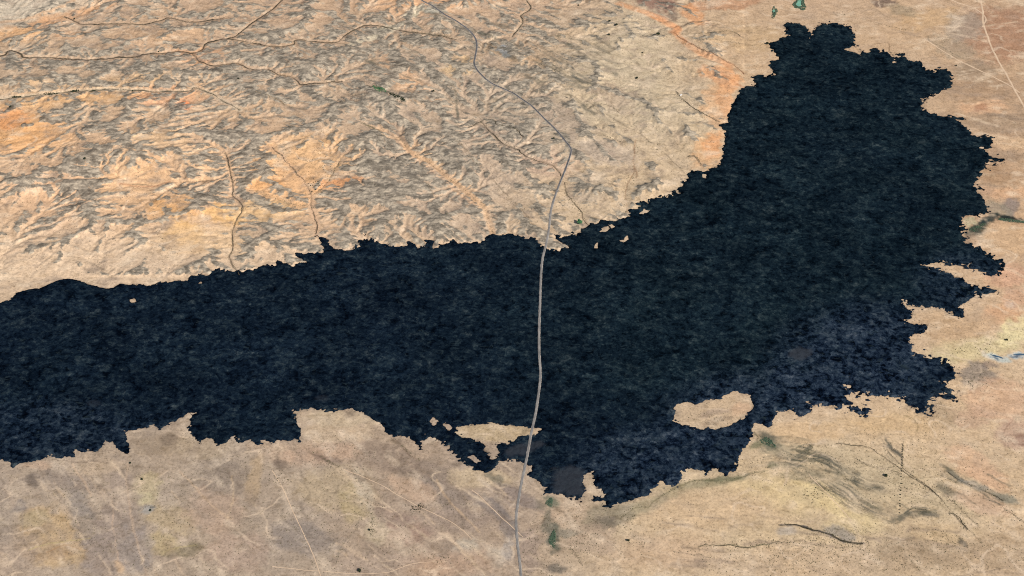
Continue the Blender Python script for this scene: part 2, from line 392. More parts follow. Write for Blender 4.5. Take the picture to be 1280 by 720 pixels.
BLOBS = [
    # broad tracts
    (350, 60, 460, 100, (200, 168, 137), .9, 0, .8), (640, -40, 900, 70, (202, 166, 134), .7, 0, .8),
    (210, 235, 300, 85, (226, 184, 144), .9, 0, .7), (600, 190, 170, 120, (204, 176, 148), .9, 20, .7),
    (100, 330, 260, 40, (226, 194, 160), .8, 0, .7), (330, 320, 190, 30, (214, 184, 153), .7, 0, .7),
    (800, 110, 110, 120, (206, 183, 151), .9, 30, .6), (760, 235, 110, 60, (211, 182, 147), .9, -20, .7),
    (930, 60, 80, 60, (206, 172, 136), .8, 0, .7), (1130, 60, 140, 60, (204, 170, 135), .8, 0, .8),
    (1240, 170, 70, 150, (194, 158, 124), .8, 0, .7), (1260, 330, 60, 90, (208, 170, 133), .8, 0, .7),
    (1230, 540, 160, 150, (212, 180, 144), .9, 0, .7), (960, 650, 260, 110, (212, 184, 147), .9, 0, .7),
    (250, 640, 330, 120, (190, 165, 140), 1, 0, .6), (560, 640, 150, 110, (190, 162, 136), .9, 0, .6),
    # north-west
    (25, 8, 85, 20, (206, 188, 164), .9, -10, .4), (70, 24, 75, 7, (222, 172, 128), .9, -16, .5), (20, 45, 34, 9, (226, 176, 126), .8, 0, .6),
    (84, 43, 22, 6, (222, 172, 128), .6, 0, .6), (205, 46, 60, 12, (212, 172, 134), .7, -6, .6), (245, 66, 40, 10, (222, 170, 128), .6, 0, .6), (520, 8, 60, 12, (222, 176, 134), .9, 0, .6), (545, 6, 30, 8, (230, 180, 136), .7, 0, .6),
    (478, 36, 30, 4, (228, 210, 178), .8, -18, .5), (520, 17, 16, 6, (226, 208, 176), .9, -30, .5), (455, 48, 26, 4, (222, 204, 172), .7, -25, .5), (545, 14, 12, 5, (216, 204, 180), .8, 0, .5),
    (140, 103, 120, 9, (226, 184, 138), .7, -4, .5), (110, 124, 150, 9, (228, 180, 130), .95, -4, .5), (205, 122, 42, 14, (230, 174, 130), .8, 0, .5), (228, 133, 9, 5, (238, 150, 98), .9, 0, .6),
    (22, 165, 62, 26, (234, 178, 122), .95, 0, .5), (5, 150, 30, 12, (238, 168, 110), .8, 0, .5), (195, 172, 40, 18, (226, 186, 142), .7, 0, .6),
    (160, 228, 60, 30, (234, 188, 142), .9, -20, .5), (215, 262, 36, 14, (240, 184, 126), .9, 0, .5), (235, 288, 28, 16, (244, 188, 124), .9, 0, .5), (292, 268, 28, 14, (242, 188, 126), .9, 0, .5), (255, 300, 70, 18, (232, 192, 146), .7, 0, .6), (250, 205, 40, 22, (234, 190, 146), .8, 0, .6), (60, 240, 60, 25, (230, 186, 146), .7, 0, .6),
    (355, 220, 52, 42, (234, 184, 134), .9, 0, .5), (430, 229, 30, 7, (242, 172, 116), .95, -6, .5), (398, 190, 55, 24, (230, 184, 136), .85, 0, .5), (330, 265, 40, 14, (234, 192, 142), .8, 0, .5), (330, 232, 28, 8, (242, 180, 122), .8, 0, .5),
    (510, 105, 45, 14, (222, 178, 138), .8, 40, .5), (545, 200, 30, 7, (226, 186, 144), .7, 40, .5), (590, 245, 40, 8, (226, 186, 146), .7, 42, .5), (500, 175, 40, 10, (224, 182, 140), .6, 25, .5),
    (575, 85, 26, 10, (212, 176, 132), .8, -20, .5), (640, 70, 34, 8, (216, 176, 134), .7, 15, .5), (632, 66, 8, 8, (172, 170, 166), .9, 40, .3), (612, 58, 10, 6, (150, 126, 100), .7, 0, .5),
    (655, 145, 60, 30, (192, 170, 146), .6, 30, .6), (700, 150, 40, 18, (186, 162, 140), .6, 25, .6), (770, 125, 26, 12, (184, 158, 136), .5, 40, .6), (690, 205, 40, 18, (206, 170, 144), .5, 0, .6), (760, 190, 40, 16, (188, 166, 146), .6, 10, .6), (735, 235, 26, 20, (192, 170, 146), .6, 0, .6),
    # the red dune band
    (900, 128, 18, 42, (224, 178, 134), .8, 12, .5), (908, 118, 10, 26, (226, 170, 122), .7, 10, .5), (888, 188, 22, 20, (222, 176, 130), .8, 0, .5), (893, 183, 12, 16, (230, 168, 116), .8, 0, .5), (900, 96, 24, 12, (230, 170, 120), .8, 30, .5),
    (820, 4, 28, 12, (156, 120, 102), .9, 0, .5), (840, 14, 10, 6, (120, 98, 90), .6, 30, .5), (900, 8, 50, 6, (196, 146, 110), .7, -6, .5), (930, 48, 50, 16, (206, 172, 132), .7, 0, .5), (870, 20, 14, 10, (222, 160, 110), .7, 30, .5),
    # north-east and east
    (1252, 42, 56, 34, (184, 142, 112), .9, 0, .5), (1160, 25, 40, 14, (210, 172, 130), .8, -12, .5), (1105, 4, 14, 6, (120, 100, 90), .8, 0, .5), (1130, 14, 20, 6, (165, 146, 120), .6, 10, .5), (1205, 35, 26, 16, (176, 158, 138), .6, 0, .5), (1190, 60, 26, 14, (178, 156, 130), .6, 20, .5),
    (1215, 90, 26, 14, (170, 144, 118), .8, 0, .5), (1240, 112, 60, 14, (182, 150, 120), .7, 0, .5), (1230, 134, 34, 8, (224, 178, 138), .7, 0, .5), (1225, 134, 10, 4, (180, 130, 100), .6, 0, .5), (1245, 155, 50, 10, (178, 150, 122), .7, 0, .5), (1262, 178, 30, 8, (220, 182, 142), .7, 0, .5), (1265, 196, 26, 6, (178, 150, 124), .6, 0, .5),
    (1250, 218, 40, 10, (186, 150, 116), .7, 4, .5), (1260, 240, 34, 8, (218, 172, 132), .7, 4, .5), (1262, 258, 12, 12, (150, 134, 124), .8, 0, .5), (1245, 262, 16, 10, (160, 146, 124), .7, 30, .5),
    (1222, 284, 17, 8, (78, 82, 72), .95, -22, .45), (1236, 275, 16, 4, (64, 76, 72), .9, -15, .5), (1266, 276, 24, 3.2, (44, 62, 60), .95, 9, .5), (1213, 275, 10, 5, (190, 176, 140), .8, 0, .4), (1216, 298, 12, 9, (178, 150, 124), .7, 0, .5),
    (1255, 300, 36, 18, (214, 176, 136), .8, 0, .5), (1262, 345, 26, 14, (220, 170, 136), .7, 0, .5), (1270, 372, 20, 12, (212, 168, 134), .8, 0, .5), (1262, 384, 8, 6, (196, 190, 182), .6, 0, .5), (1255, 395, 28, 14, (216, 168, 128), .8, 0, .5),
    (1190, 412, 60, 22, (202, 168, 132), .9, 0, .4), (1220, 436, 60, 14, (212, 190, 146), .9, -12, .5), (1272, 414, 22, 16, (230, 208, 158), .9, -30, .5), (1180, 330, 20, 3, (208, 176, 136), .8, 8, .5), (1190, 392, 5, 3, (180, 150, 118), .5, 0, .5),
    (1246, 445, 18, 4.5, (196, 196, 184), .9, 18, .5), (1246, 446, 7, 1.6, (92, 112, 128), .95, 18, .4), (1275, 443, 12, 3.4, (176, 182, 180), .9, 0, .5), (1276, 443, 10, 1.3, (74, 98, 118), .95, -6, .4),
    (1222, 468, 22, 18, (163, 144, 126), .95, 0, .3), (1236, 456, 10, 6, (140, 122, 112), .6, 0, .5), (1250, 500, 40, 26, (214, 172, 138), .7, 0, .5), (1180, 520, 30, 16, (184, 158, 128), .7, 10, .5), (1215, 520, 30, 14, (204, 166, 136), .6, 0, .5), (1270, 545, 24, 20, (198, 162, 136), .8, 20, .5), (1275, 552, 12, 10, (150, 112, 96), .6, 40, .5),
    # south-east
    (1060, 590, 90, 30, (198, 174, 140), .7, 24, .5), (1150, 612, 70, 28, (198, 174, 140), .7, 24, .5), (1215, 578, 40, 16, (216, 176, 140), .85, 28, .5), (1240, 600, 30, 12, (218, 176, 140), .8, 28, .5), (1225, 628, 40, 12, (208, 172, 142), .7, 20, .5), (980, 618, 60, 20, (216, 188, 142), .8, 10, .5), (1040, 628, 50, 14, (222, 194, 144), .7, 30, .5), (1070, 655, 40, 14, (216, 190, 146), .6, 0, .5), (1010, 540, 50, 14, (220, 184, 142), .8, 0, .5), (1110, 530, 60, 14, (214, 180, 138), .8, 0, .5), (880, 640, 90, 26, (212, 178, 140), .7, 0, .6), (1000, 705, 130, 24, (204, 174, 142), .8, 0, .6), (1150, 690, 60, 24, (176, 150, 122), .8, 0, .6), (1240, 690, 60, 24, (186, 158, 128), .7, 0, .6), (1180, 665, 50, 12, (206, 176, 138), .7, 0, .5), (830, 690, 70, 24, (208, 174, 141), .7, 0, .6),
    (962, 552, 16, 8, (92, 94, 80), .8, 24, .5), (948, 556, 12, 5, (140, 134, 104), .8, -30, .5), (975, 562, 22, 7, (150, 142, 118), .4, 0, .5), (990, 582, 24, 4, (110, 110, 88), .4, 4, .5), (968, 582, 10, 4, (130, 124, 98), .8, 0, .5), (1000, 594, 20, 6, (158, 144, 118), .5, 0, .5), (1022, 593, 12, 5, (120, 112, 94), .4, 20, .5),
    (1036, 576, 14, 4, (86, 92, 80), .22, 24, .5), (1062, 590, 22, 4, (118, 112, 96), .22, 24, .5), (1058, 612, 30, 6, (138, 128, 110), .22, 28, .5), (1092, 612, 16, 4, (134, 122, 108), .22, 20, .5), (1095, 634, 34, 5, (118, 110, 96), .22, 26, .5), (1122, 649, 10, 4, (92, 88, 80), .5, 0, .5), (1146, 640, 14, 4, (92, 88, 80), .5, -14, .5), (1160, 642, 14, 3, (110, 104, 94), .8, 4, .5), (1196, 594, 18, 3.5, (140, 130, 112), .85, 30, .5), (1218, 606, 18, 4, (142, 134, 122), .85, 26, .5), (1252, 622, 18, 4, (140, 134, 118), .8, 20, .5), (1184, 612, 16, 6, (150, 134, 112), .7, 36, .5), (1117, 562, 12, 3, (96, 92, 82), .9, 52, .5), (1203, 676, 10, 2.5, (92, 86, 78), .85, 40, .5),
    (1050, 668, 22, 8, (166, 152, 138), .8, 24, .5), (985, 664, 14, 6, (188, 172, 156), .7, 0, .5),
    # south: strip along the lava front
    (800, 633, 60, 8, (178, 160, 128), .8, -20, .5), (880, 604, 60, 6, (168, 152, 120), .8, -8, .5), (755, 643, 36, 14, (164, 146, 120), .85, -10, .5), (755, 652, 14, 7, (128, 114, 98), .7, -10, .5), (740, 672, 30, 18, (188, 160, 134), .7, 0, .5), (905, 599, 24, 3, (128, 124, 96), .7, 0, .5), (700, 642, 30, 20, (204, 172, 140), .8, 0, .5),
    (690, 672, 9, 20, (118, 118, 102), .85, -8, .5), (686, 628, 10, 8, (132, 134, 112), .8, 20, .5), (680, 650, 5, 14, (128, 122, 104), .7, 0, .5), (700, 712, 10, 6, (122, 112, 100), .8, 0, .5), (668, 632, 8, 6, (140, 130, 108), .7, 0, .5), (664, 690, 12, 30, (178, 152, 134), .7, 0, .5), (710, 668, 16, 5, (150, 140, 122), .7, 0, .5),
    # south-west
    (70, 672, 48, 36, (210, 174, 128), .95, 8, .4), (46, 650, 22, 9, (194, 172, 134), .6, -10, .5), (70, 690, 40, 8, (196, 160, 122), .6, -12, .5), (182, 612, 22, 20, (206, 182, 140), .85, 0, .5), (178, 622, 14, 8, (214, 194, 146), .6, 0, .5), (215, 648, 34, 18, (205, 176, 134), .75, 10, .5), (228, 688, 26, 10, (160, 142, 112), .8, -10, .5), (200, 680, 22, 14, (206, 178, 128), .7, 0, .5), (184, 637, 11, 6, (184, 172, 158), .9, -20, .3), (192, 634, 4, 2, (130, 124, 116), .8, 0, .5),
    (38, 602, 11, 9, (148, 128, 112), .85, 30, .5), (24, 632, 10, 8, (152, 138, 130), .7, 0, .5), (102, 640, 14, 46, (162, 146, 134), .7, -12, .5), (128, 690, 22, 34, (168, 148, 136), .7, 0, .5), (148, 640, 26, 60, (180, 156, 138), .7, 0, .5), (85, 600, 40, 14, (172, 150, 132), .7, 10, .5), (170, 690, 20, 26, (172, 154, 142), .7, 0, .5), (152, 708, 5, 8, (222, 182, 140), .8, 0, .5), (122, 585, 34, 8, (208, 178, 146), .6, -6, .5), (45, 584, 18, 5, (216, 178, 144), .8, 0, .5),
    (206, 556, 44, 14, (178, 152, 124), .8, 0, .5), (212, 548, 14, 8, (140, 118, 100), .45, 0, .9), (278, 596, 32, 22, (168, 146, 126), .85, 30, .5), (258, 560, 40, 16, (188, 162, 132), .8, 0, .5), (270, 640, 40, 26, (202, 168, 140), .7, 0, .5), (318, 600, 10, 30, (196, 164, 126), .7, 10, .5), (20, 690, 30, 26, (190, 164, 142), .6, 0, .5), (0, 640, 20, 40, (182, 160, 140), .6, 0, .5), (295, 690, 40, 24, (200, 168, 144), .7, 0, .5),
    (420, 612, 52, 30, (203, 174, 136), .8, 0, .5), (440, 628, 22, 22, (196, 170, 124), .7, 0, .5), (385, 675, 46, 20, (168, 148, 132), .85, 10, .5), (400, 565, 60, 14, (214, 174, 140), .8, 0, .5), (353, 579, 10, 6, (128, 106, 92), .6, 0, .9), (410, 576, 14, 4, (140, 114, 98), .6, 20, .5), (352, 556, 40, 6, (206, 174, 142), .8, 0, .5), (420, 540, 44, 14, (214, 182, 146), .9, 0, .5), (430, 525, 50, 10, (212, 184, 148), .9, 0, .5),
    (490, 572, 46, 16, (172, 146, 124), .9, 18, .5), (530, 590, 50, 14, (166, 142, 122), .9, 26, .5), (560, 622, 44, 14, (168, 146, 128), .85, 36, .5), (515, 612, 34, 12, (208, 172, 140), .8, 24, .5), (610, 632, 30, 10, (156, 138, 126), .9, 40, .5), (632, 655, 26, 10, (152, 136, 126), .9, 40, .5), (605, 598, 40, 12, (212, 182, 142), .8, 0, .5), (622, 598, 12, 5, (150, 136, 112), .8, 20, .5), (640, 620, 30, 12, (164, 142, 128), .8, 30, .5),
    (582, 686, 16, 12, (202, 184, 160), .8, 0, .5), (618, 700, 16, 12, (204, 186, 162), .75, 0, .5), (636, 690, 10, 16, (186, 172, 160), .7, 0, .5), (500, 660, 40, 18, (186, 150, 128), .8, 10, .5), (470, 660, 14, 24, (206, 182, 148), .8, 0, .5), (452, 610, 9, 30, (210, 186, 156), .9, -25, .5), (560, 706, 60, 16, (208, 168, 134), .8, 0, .5), (470, 704, 50, 14, (194, 166, 142), .7, 0, .5), (570, 650, 40, 18, (178, 152, 132), .7, 0, .5), (490, 645, 26, 12, (176, 148, 128), .8, 20, .5),
    (620, 540, 50, 12, (208, 178, 136), .9, 0, .6), (890, 514, 60, 26, (206, 176, 142), .95, 0, .5), (900, 515, 24, 4, (182, 156, 132), .7, -14, .5), (896, 526, 16, 4, (150, 126, 104), .6, -14, .5), (925, 512, 12, 10, (212, 172, 136), .6, 0, .5),
]
for b in BLOBS:
    blob(*b)
# tints drawn out along the strike and the slope, grey gravel lags and pale dust
south = sstep(420, 560, CV)
stk = fbm(CX * 0.3 + CY * 0.2, CY - CX * 0.2, 55, 5, 61, 0.65)
sws = fbm((CX - CY) * 0.22, (CX + CY) * 0.8, 60, 5, 62, 0.65)
ses = fbm((CX - 0.35 * CY) * 0.22, (CY + 0.35 * CX) * 1.0, 60, 5, 63, 0.65)
lag = fbm(CX, CY, 170, 6, 64, 0.68)
east = sstep(660, 860, CU)
flow = stk * (1 - south) + south * (sws * (1 - east) + ses * east)
calm_s = 1 - 0.55 * sstep(760, 900, CU)


def tone_to(mask, col):
    soil[:] = soil * (1 - mask[..., None]) + alb(*col) * mask[..., None]


tone_to(np.clip(0.75 * sstep(0.02, 0.5, lag + 0.7 * flow), 0, .8) * calm_s * (1 - 0.35 * south), (158, 137, 119))
tone_to(np.clip(0.6 * sstep(0.05, 0.5, -lag + 0.7 * flow), 0, .6), (222, 196, 166))
soil *= (1 + 0.22 * flow + 0.16 * fbm(CX, CY, 60, 4, 67, 0.7))[..., None]
lum_ = soil.mean(2, keepdims=True)
soil += (lum_ * np.array([1.08, 1.0, 0.90]) - soil) * 0.10
soil *= np.array([1.005, 0.995, 0.985])
soil *= (1 - 0.13 * south * (1 - 0.75 * east))[..., None] * np.array([1, 1.012, 1.0])
lum_ = soil.mean(2, keepdims=True)
soil += (lum_ * np.array([1.14, 1.0, 0.86]) - soil) * (0.16 * south * (1 - east))[..., None]
tint = 0.03 * fbm(CX, CY, 330, 3, 69)
soil *= np.stack([1 + tint, 1 + 0 * tint, 1 - 1.6 * tint], -1)

# bare grey rock on the dissected tracts; its dark tones also paint hill shading
rk_bias = 0.0 + 0.55 * soft(430, 90, 300, 90) + 0.25 * soft(90, 100, 160, 40) + 0.3 * soft(600, 200, 170, 90)
rk_bias += 0.9 * soft(75, 245, 26, 38, 20) + 0.9 * soft(122, 210, 20, 22) + 0.85 * soft(110, 240, 14, 26, 25) + 0.8 * soft(165, 270, 36, 14) + 0.6 * soft(168, 245, 18, 9) + 0.7 * soft(95, 150, 60, 20) + 0.7 * soft(148, 172, 16, 8) + 0.7 * soft(290, 205, 40, 36) + 0.6 * soft(270, 245, 40, 12) + 0.8 * soft(460, 215, 36, 40) + 0.5 * soft(415, 240, 18, 9) + 0.6 * soft(500, 250, 60, 40) + 0.5 * soft(310, 295, 26, 22) + 0.5 * soft(36, 192, 14, 8) + 0.5 * soft(410, 260, 30, 18) + 0.4 * soft(360, 290, 34, 16)
rk_bias -= 0.7 * soft(390, 200, 48, 36) + 0.8 * soft(170, 228, 26, 16) + 0.9 * soft(25, 165, 50, 22) + 0.8 * soft(115, 122, 130, 8) + 0.7 * soft(250, 285, 60, 22) + 0.7 * soft(820, 130, 90, 120) + 0.4 * soft(60, 330, 160, 24) + 0.6 * soft(435, 228, 26, 8) + 0.6 * soft(205, 46, 50, 8)
sg = 0.6 + 0 * CX
lhp = Z - blur(Z, 3)
lhp = lhp / (0.25 + blur(np.abs(lhp), 14)); hpn = hp / (0.6 + blur(np.abs(hp), 24))
wa = 30 * fbm(CX, CY, 220, 3, 161)
str_w = 1 - 2 * np.abs(fbm(CX * 0.32 + wa, (CY + 0.14 * CX) * 1.25 + wa, 52, 4, 163, 0.6))
str_c = 1 - 2 * np.abs(fbm((CX - CY) * 0.25 + wa, (CX + CY) * 0.8 + wa, 52, 4, 165, 0.6))
strata = str_w + (str_c - str_w) * sstep(300, 480, CU)
rock = rk_bias * 0.9 + 0.36 * hpn + 0.24 * lhp + 0.55 * fbm(CX, CY, 150, 5, 73, 0.6) + 0.3 * (strata - 0.55) - 0.02
rock = sstep(-0.02, 0.8, rock) * blur((~base).astype(float), 1) * sstep(930, 880, CU)
# sandy floors of the gullies
gully = sstep(30, 300, ACC) * (~base)
rock *= 1 - 0.75 * blur(gully, 1)

# ------------------------------------------------------------------ fine ground
small = up(Zc)
inner = sstep(0, 300, np.minimum(np.minimum(GX - XL, XH - GX), np.minimum(GY - YL, YH - GY)))
Hs = small * inner
rough = up(rock) * inner
h_f = 0.9 * fbm(GX, GY, 26, 2, 81) + 1.2 * fbm(GX, GY, 70, 2, 83)
ridge_f = (1 - 2 * np.abs(fbm(GX * 0.8 + GY * 0.5, GY - GX * 0.35, 48, 3, 85))) 
ridge_g = 1 - 2 * np.abs(fbm(GX * 0.8 + GY * 0.5, GY - GX * 0.35, 24, 2, 87))
Hs = Hs + inner * (h_f * (0.6 + 1.3 * rough) + rough * (3.2 * ridge_f + 1.6 * ridge_g))
print('fine ground', round(time.time() - T0, 1))

# bed the road: plane the ground to a smoothed grade
def sampler(F):
    def f(p):
        p = np.asarray(p)
        i = np.clip(np.searchsorted(ax, p[:, 0]) - 1, 0, NX - 2); j = np.clip(np.searchsorted(ay, p[:, 1]) - 1, 0, NY - 2)
        tx = (p[:, 0] - ax[i]) / (ax[i + 1] - ax[i]); ty = (p[:, 1] - ay[j]) / (ay[j + 1] - ay[j])
        return (F[j, i] * (1 - tx) + F[j, i + 1] * tx) * (1 - ty) + (F[j + 1, i] * (1 - tx) + F[j + 1, i + 1] * tx) * ty
    return f


def resample(p, step):
    d = np.concatenate([[0], np.cumsum(np.hypot(*np.diff(p, axis=0).T))])
    s = np.arange(0, d[-1], step)
    return np.stack([np.interp(s, d, p[:, 0]), np.interp(s, d, p[:, 1])], 1)


road = resample(road, 6.0)
# lava thickness on the fine grid
thick = 6.5 + 2.5 * fbm(GX, GY, 500, 3, 91) + 9 * np.exp(-(((GU - 70) / 75) ** 2 + ((GV - 372) / 16) ** 2))
prof = np.where(sdf > 0, np.minimum(sdf * 0.55, thick), np.maximum(sdf * 0.5, -8))
hum = 2.0 * fbm(GX, GY, 85, 3, 93) + 1.9 * (0.35 - np.abs(fbm(GX * 0.85, GY, 38, 3, 95))) + 0.9 * fbm(GX, GY, 15, 2, 97)
Hl = Hs * 0.25 + blur(Zc, 6)[0, 0] * 0 + up(blur(Zc, 12)) * 0.75 * inner + prof + hum * sstep(-2, 14, sdf) * 1.2
Hl = np.where(sdf > 0, np.maximum(Hl, Hs + np.minimum(sdf * 0.3, 3)), Hs + prof)
top = np.where(sdf > 0, Hl, Hs)
rz = sampler(top)(road)
k = 25
rz = np.convolve(np.pad(rz, k, 'edge'), np.ones(2 * k + 1) / (2 * k + 1), 'valid')
rd = np.full((NY, NX), 60.0)
rzf = np.zeros((NY, NX))
for i in range(0, len(road) - 1):
    x0, y0 = road[i]
    i0, i1 = np.searchsorted(ax, (x0 - 60, x0 + 60)); j0, j1 = np.searchsorted(ay, (y0 - 60, y0 + 60))
    if i1 <= i0 or j1 <= j0: continue
    d = np.hypot(GX[j0:j1, i0:i1] - x0, GY[j0:j1, i0:i1] - y0)
    s = rd[j0:j1, i0:i1]; m = d < s
    s[m] = d[m]; rzf[j0:j1, i0:i1][m] = rz[i]
w = sstep(48, 15, rd)
Hs = Hs * (1 - w) + np.minimum(Hs * 0 + rzf - 0.9, rzf - 0.9) * w
wl = sstep(34, 13, rd)
Hl = np.where(sdf > -3, Hl * (1 - wl) + (rzf - 0.75) * wl, Hl)
Hl = np.where(sdf > 1.5, np.maximum(Hl, Hs + 0.1), Hl)

# ------------------------------------------------------------------ narrow marks in the soil (dry channels, gravel lines), fine grid
soil_f = up(soil)
wx = GX + 9 * fbm(GX, GY, 60, 3, 101); wy = GY + 9 * fbm(GX, GY, 60, 3, 103)
brk = fbm(GX, GY, 120, 3, 105)


def mark(pts, wpx, col, st=0.8, dash=0.0, wob=True, sm=4, soft_e=0.6, rk=True):
    key = [k for k in W if W[k] is pts]
    p = washes[key[0]] if key else smooth_line(at(pts), sm)
    if key: wob = False
    mm = mpp(pts[len(pts) // 2])[0]
    wd_ = wpx * mm * 0.5
    R_ = wd_ * 2 + 30
    i0, i1 = np.searchsorted(ax, (p[:, 0].min() - R_, p[:, 0].max() + R_)); j0, j1 = np.searchsorted(ay, (p[:, 1].min() - R_, p[:, 1].max() + R_))
    if i1 <= i0 or j1 <= j0:
        return
    W_ = np.s_[j0:j1, i0:i1]
    D = np.full((j1 - j0, i1 - i0), 1e3)
    seg_dist(p, (wx if wob else GX)[W_], (wy if wob else GY)[W_], ax[i0:i1], ay[j0:j1], D, wd_ * 2 + 12, 14 if wob else 0)
    m = sstep(wd_ * (1 + soft_e), wd_ * (1 - soft_e), D) * st
    if dash:
        m = m * np.clip(1 + dash * (brk[W_] * 2.2 - 0.35), 0, 1)
    m = m[..., None]
    soil_f[W_] = soil_f[W_] * (1 - m) + alb(*col) * m
    if rk:
        rough[W_] = rough[W_] * (1 - m[..., 0])


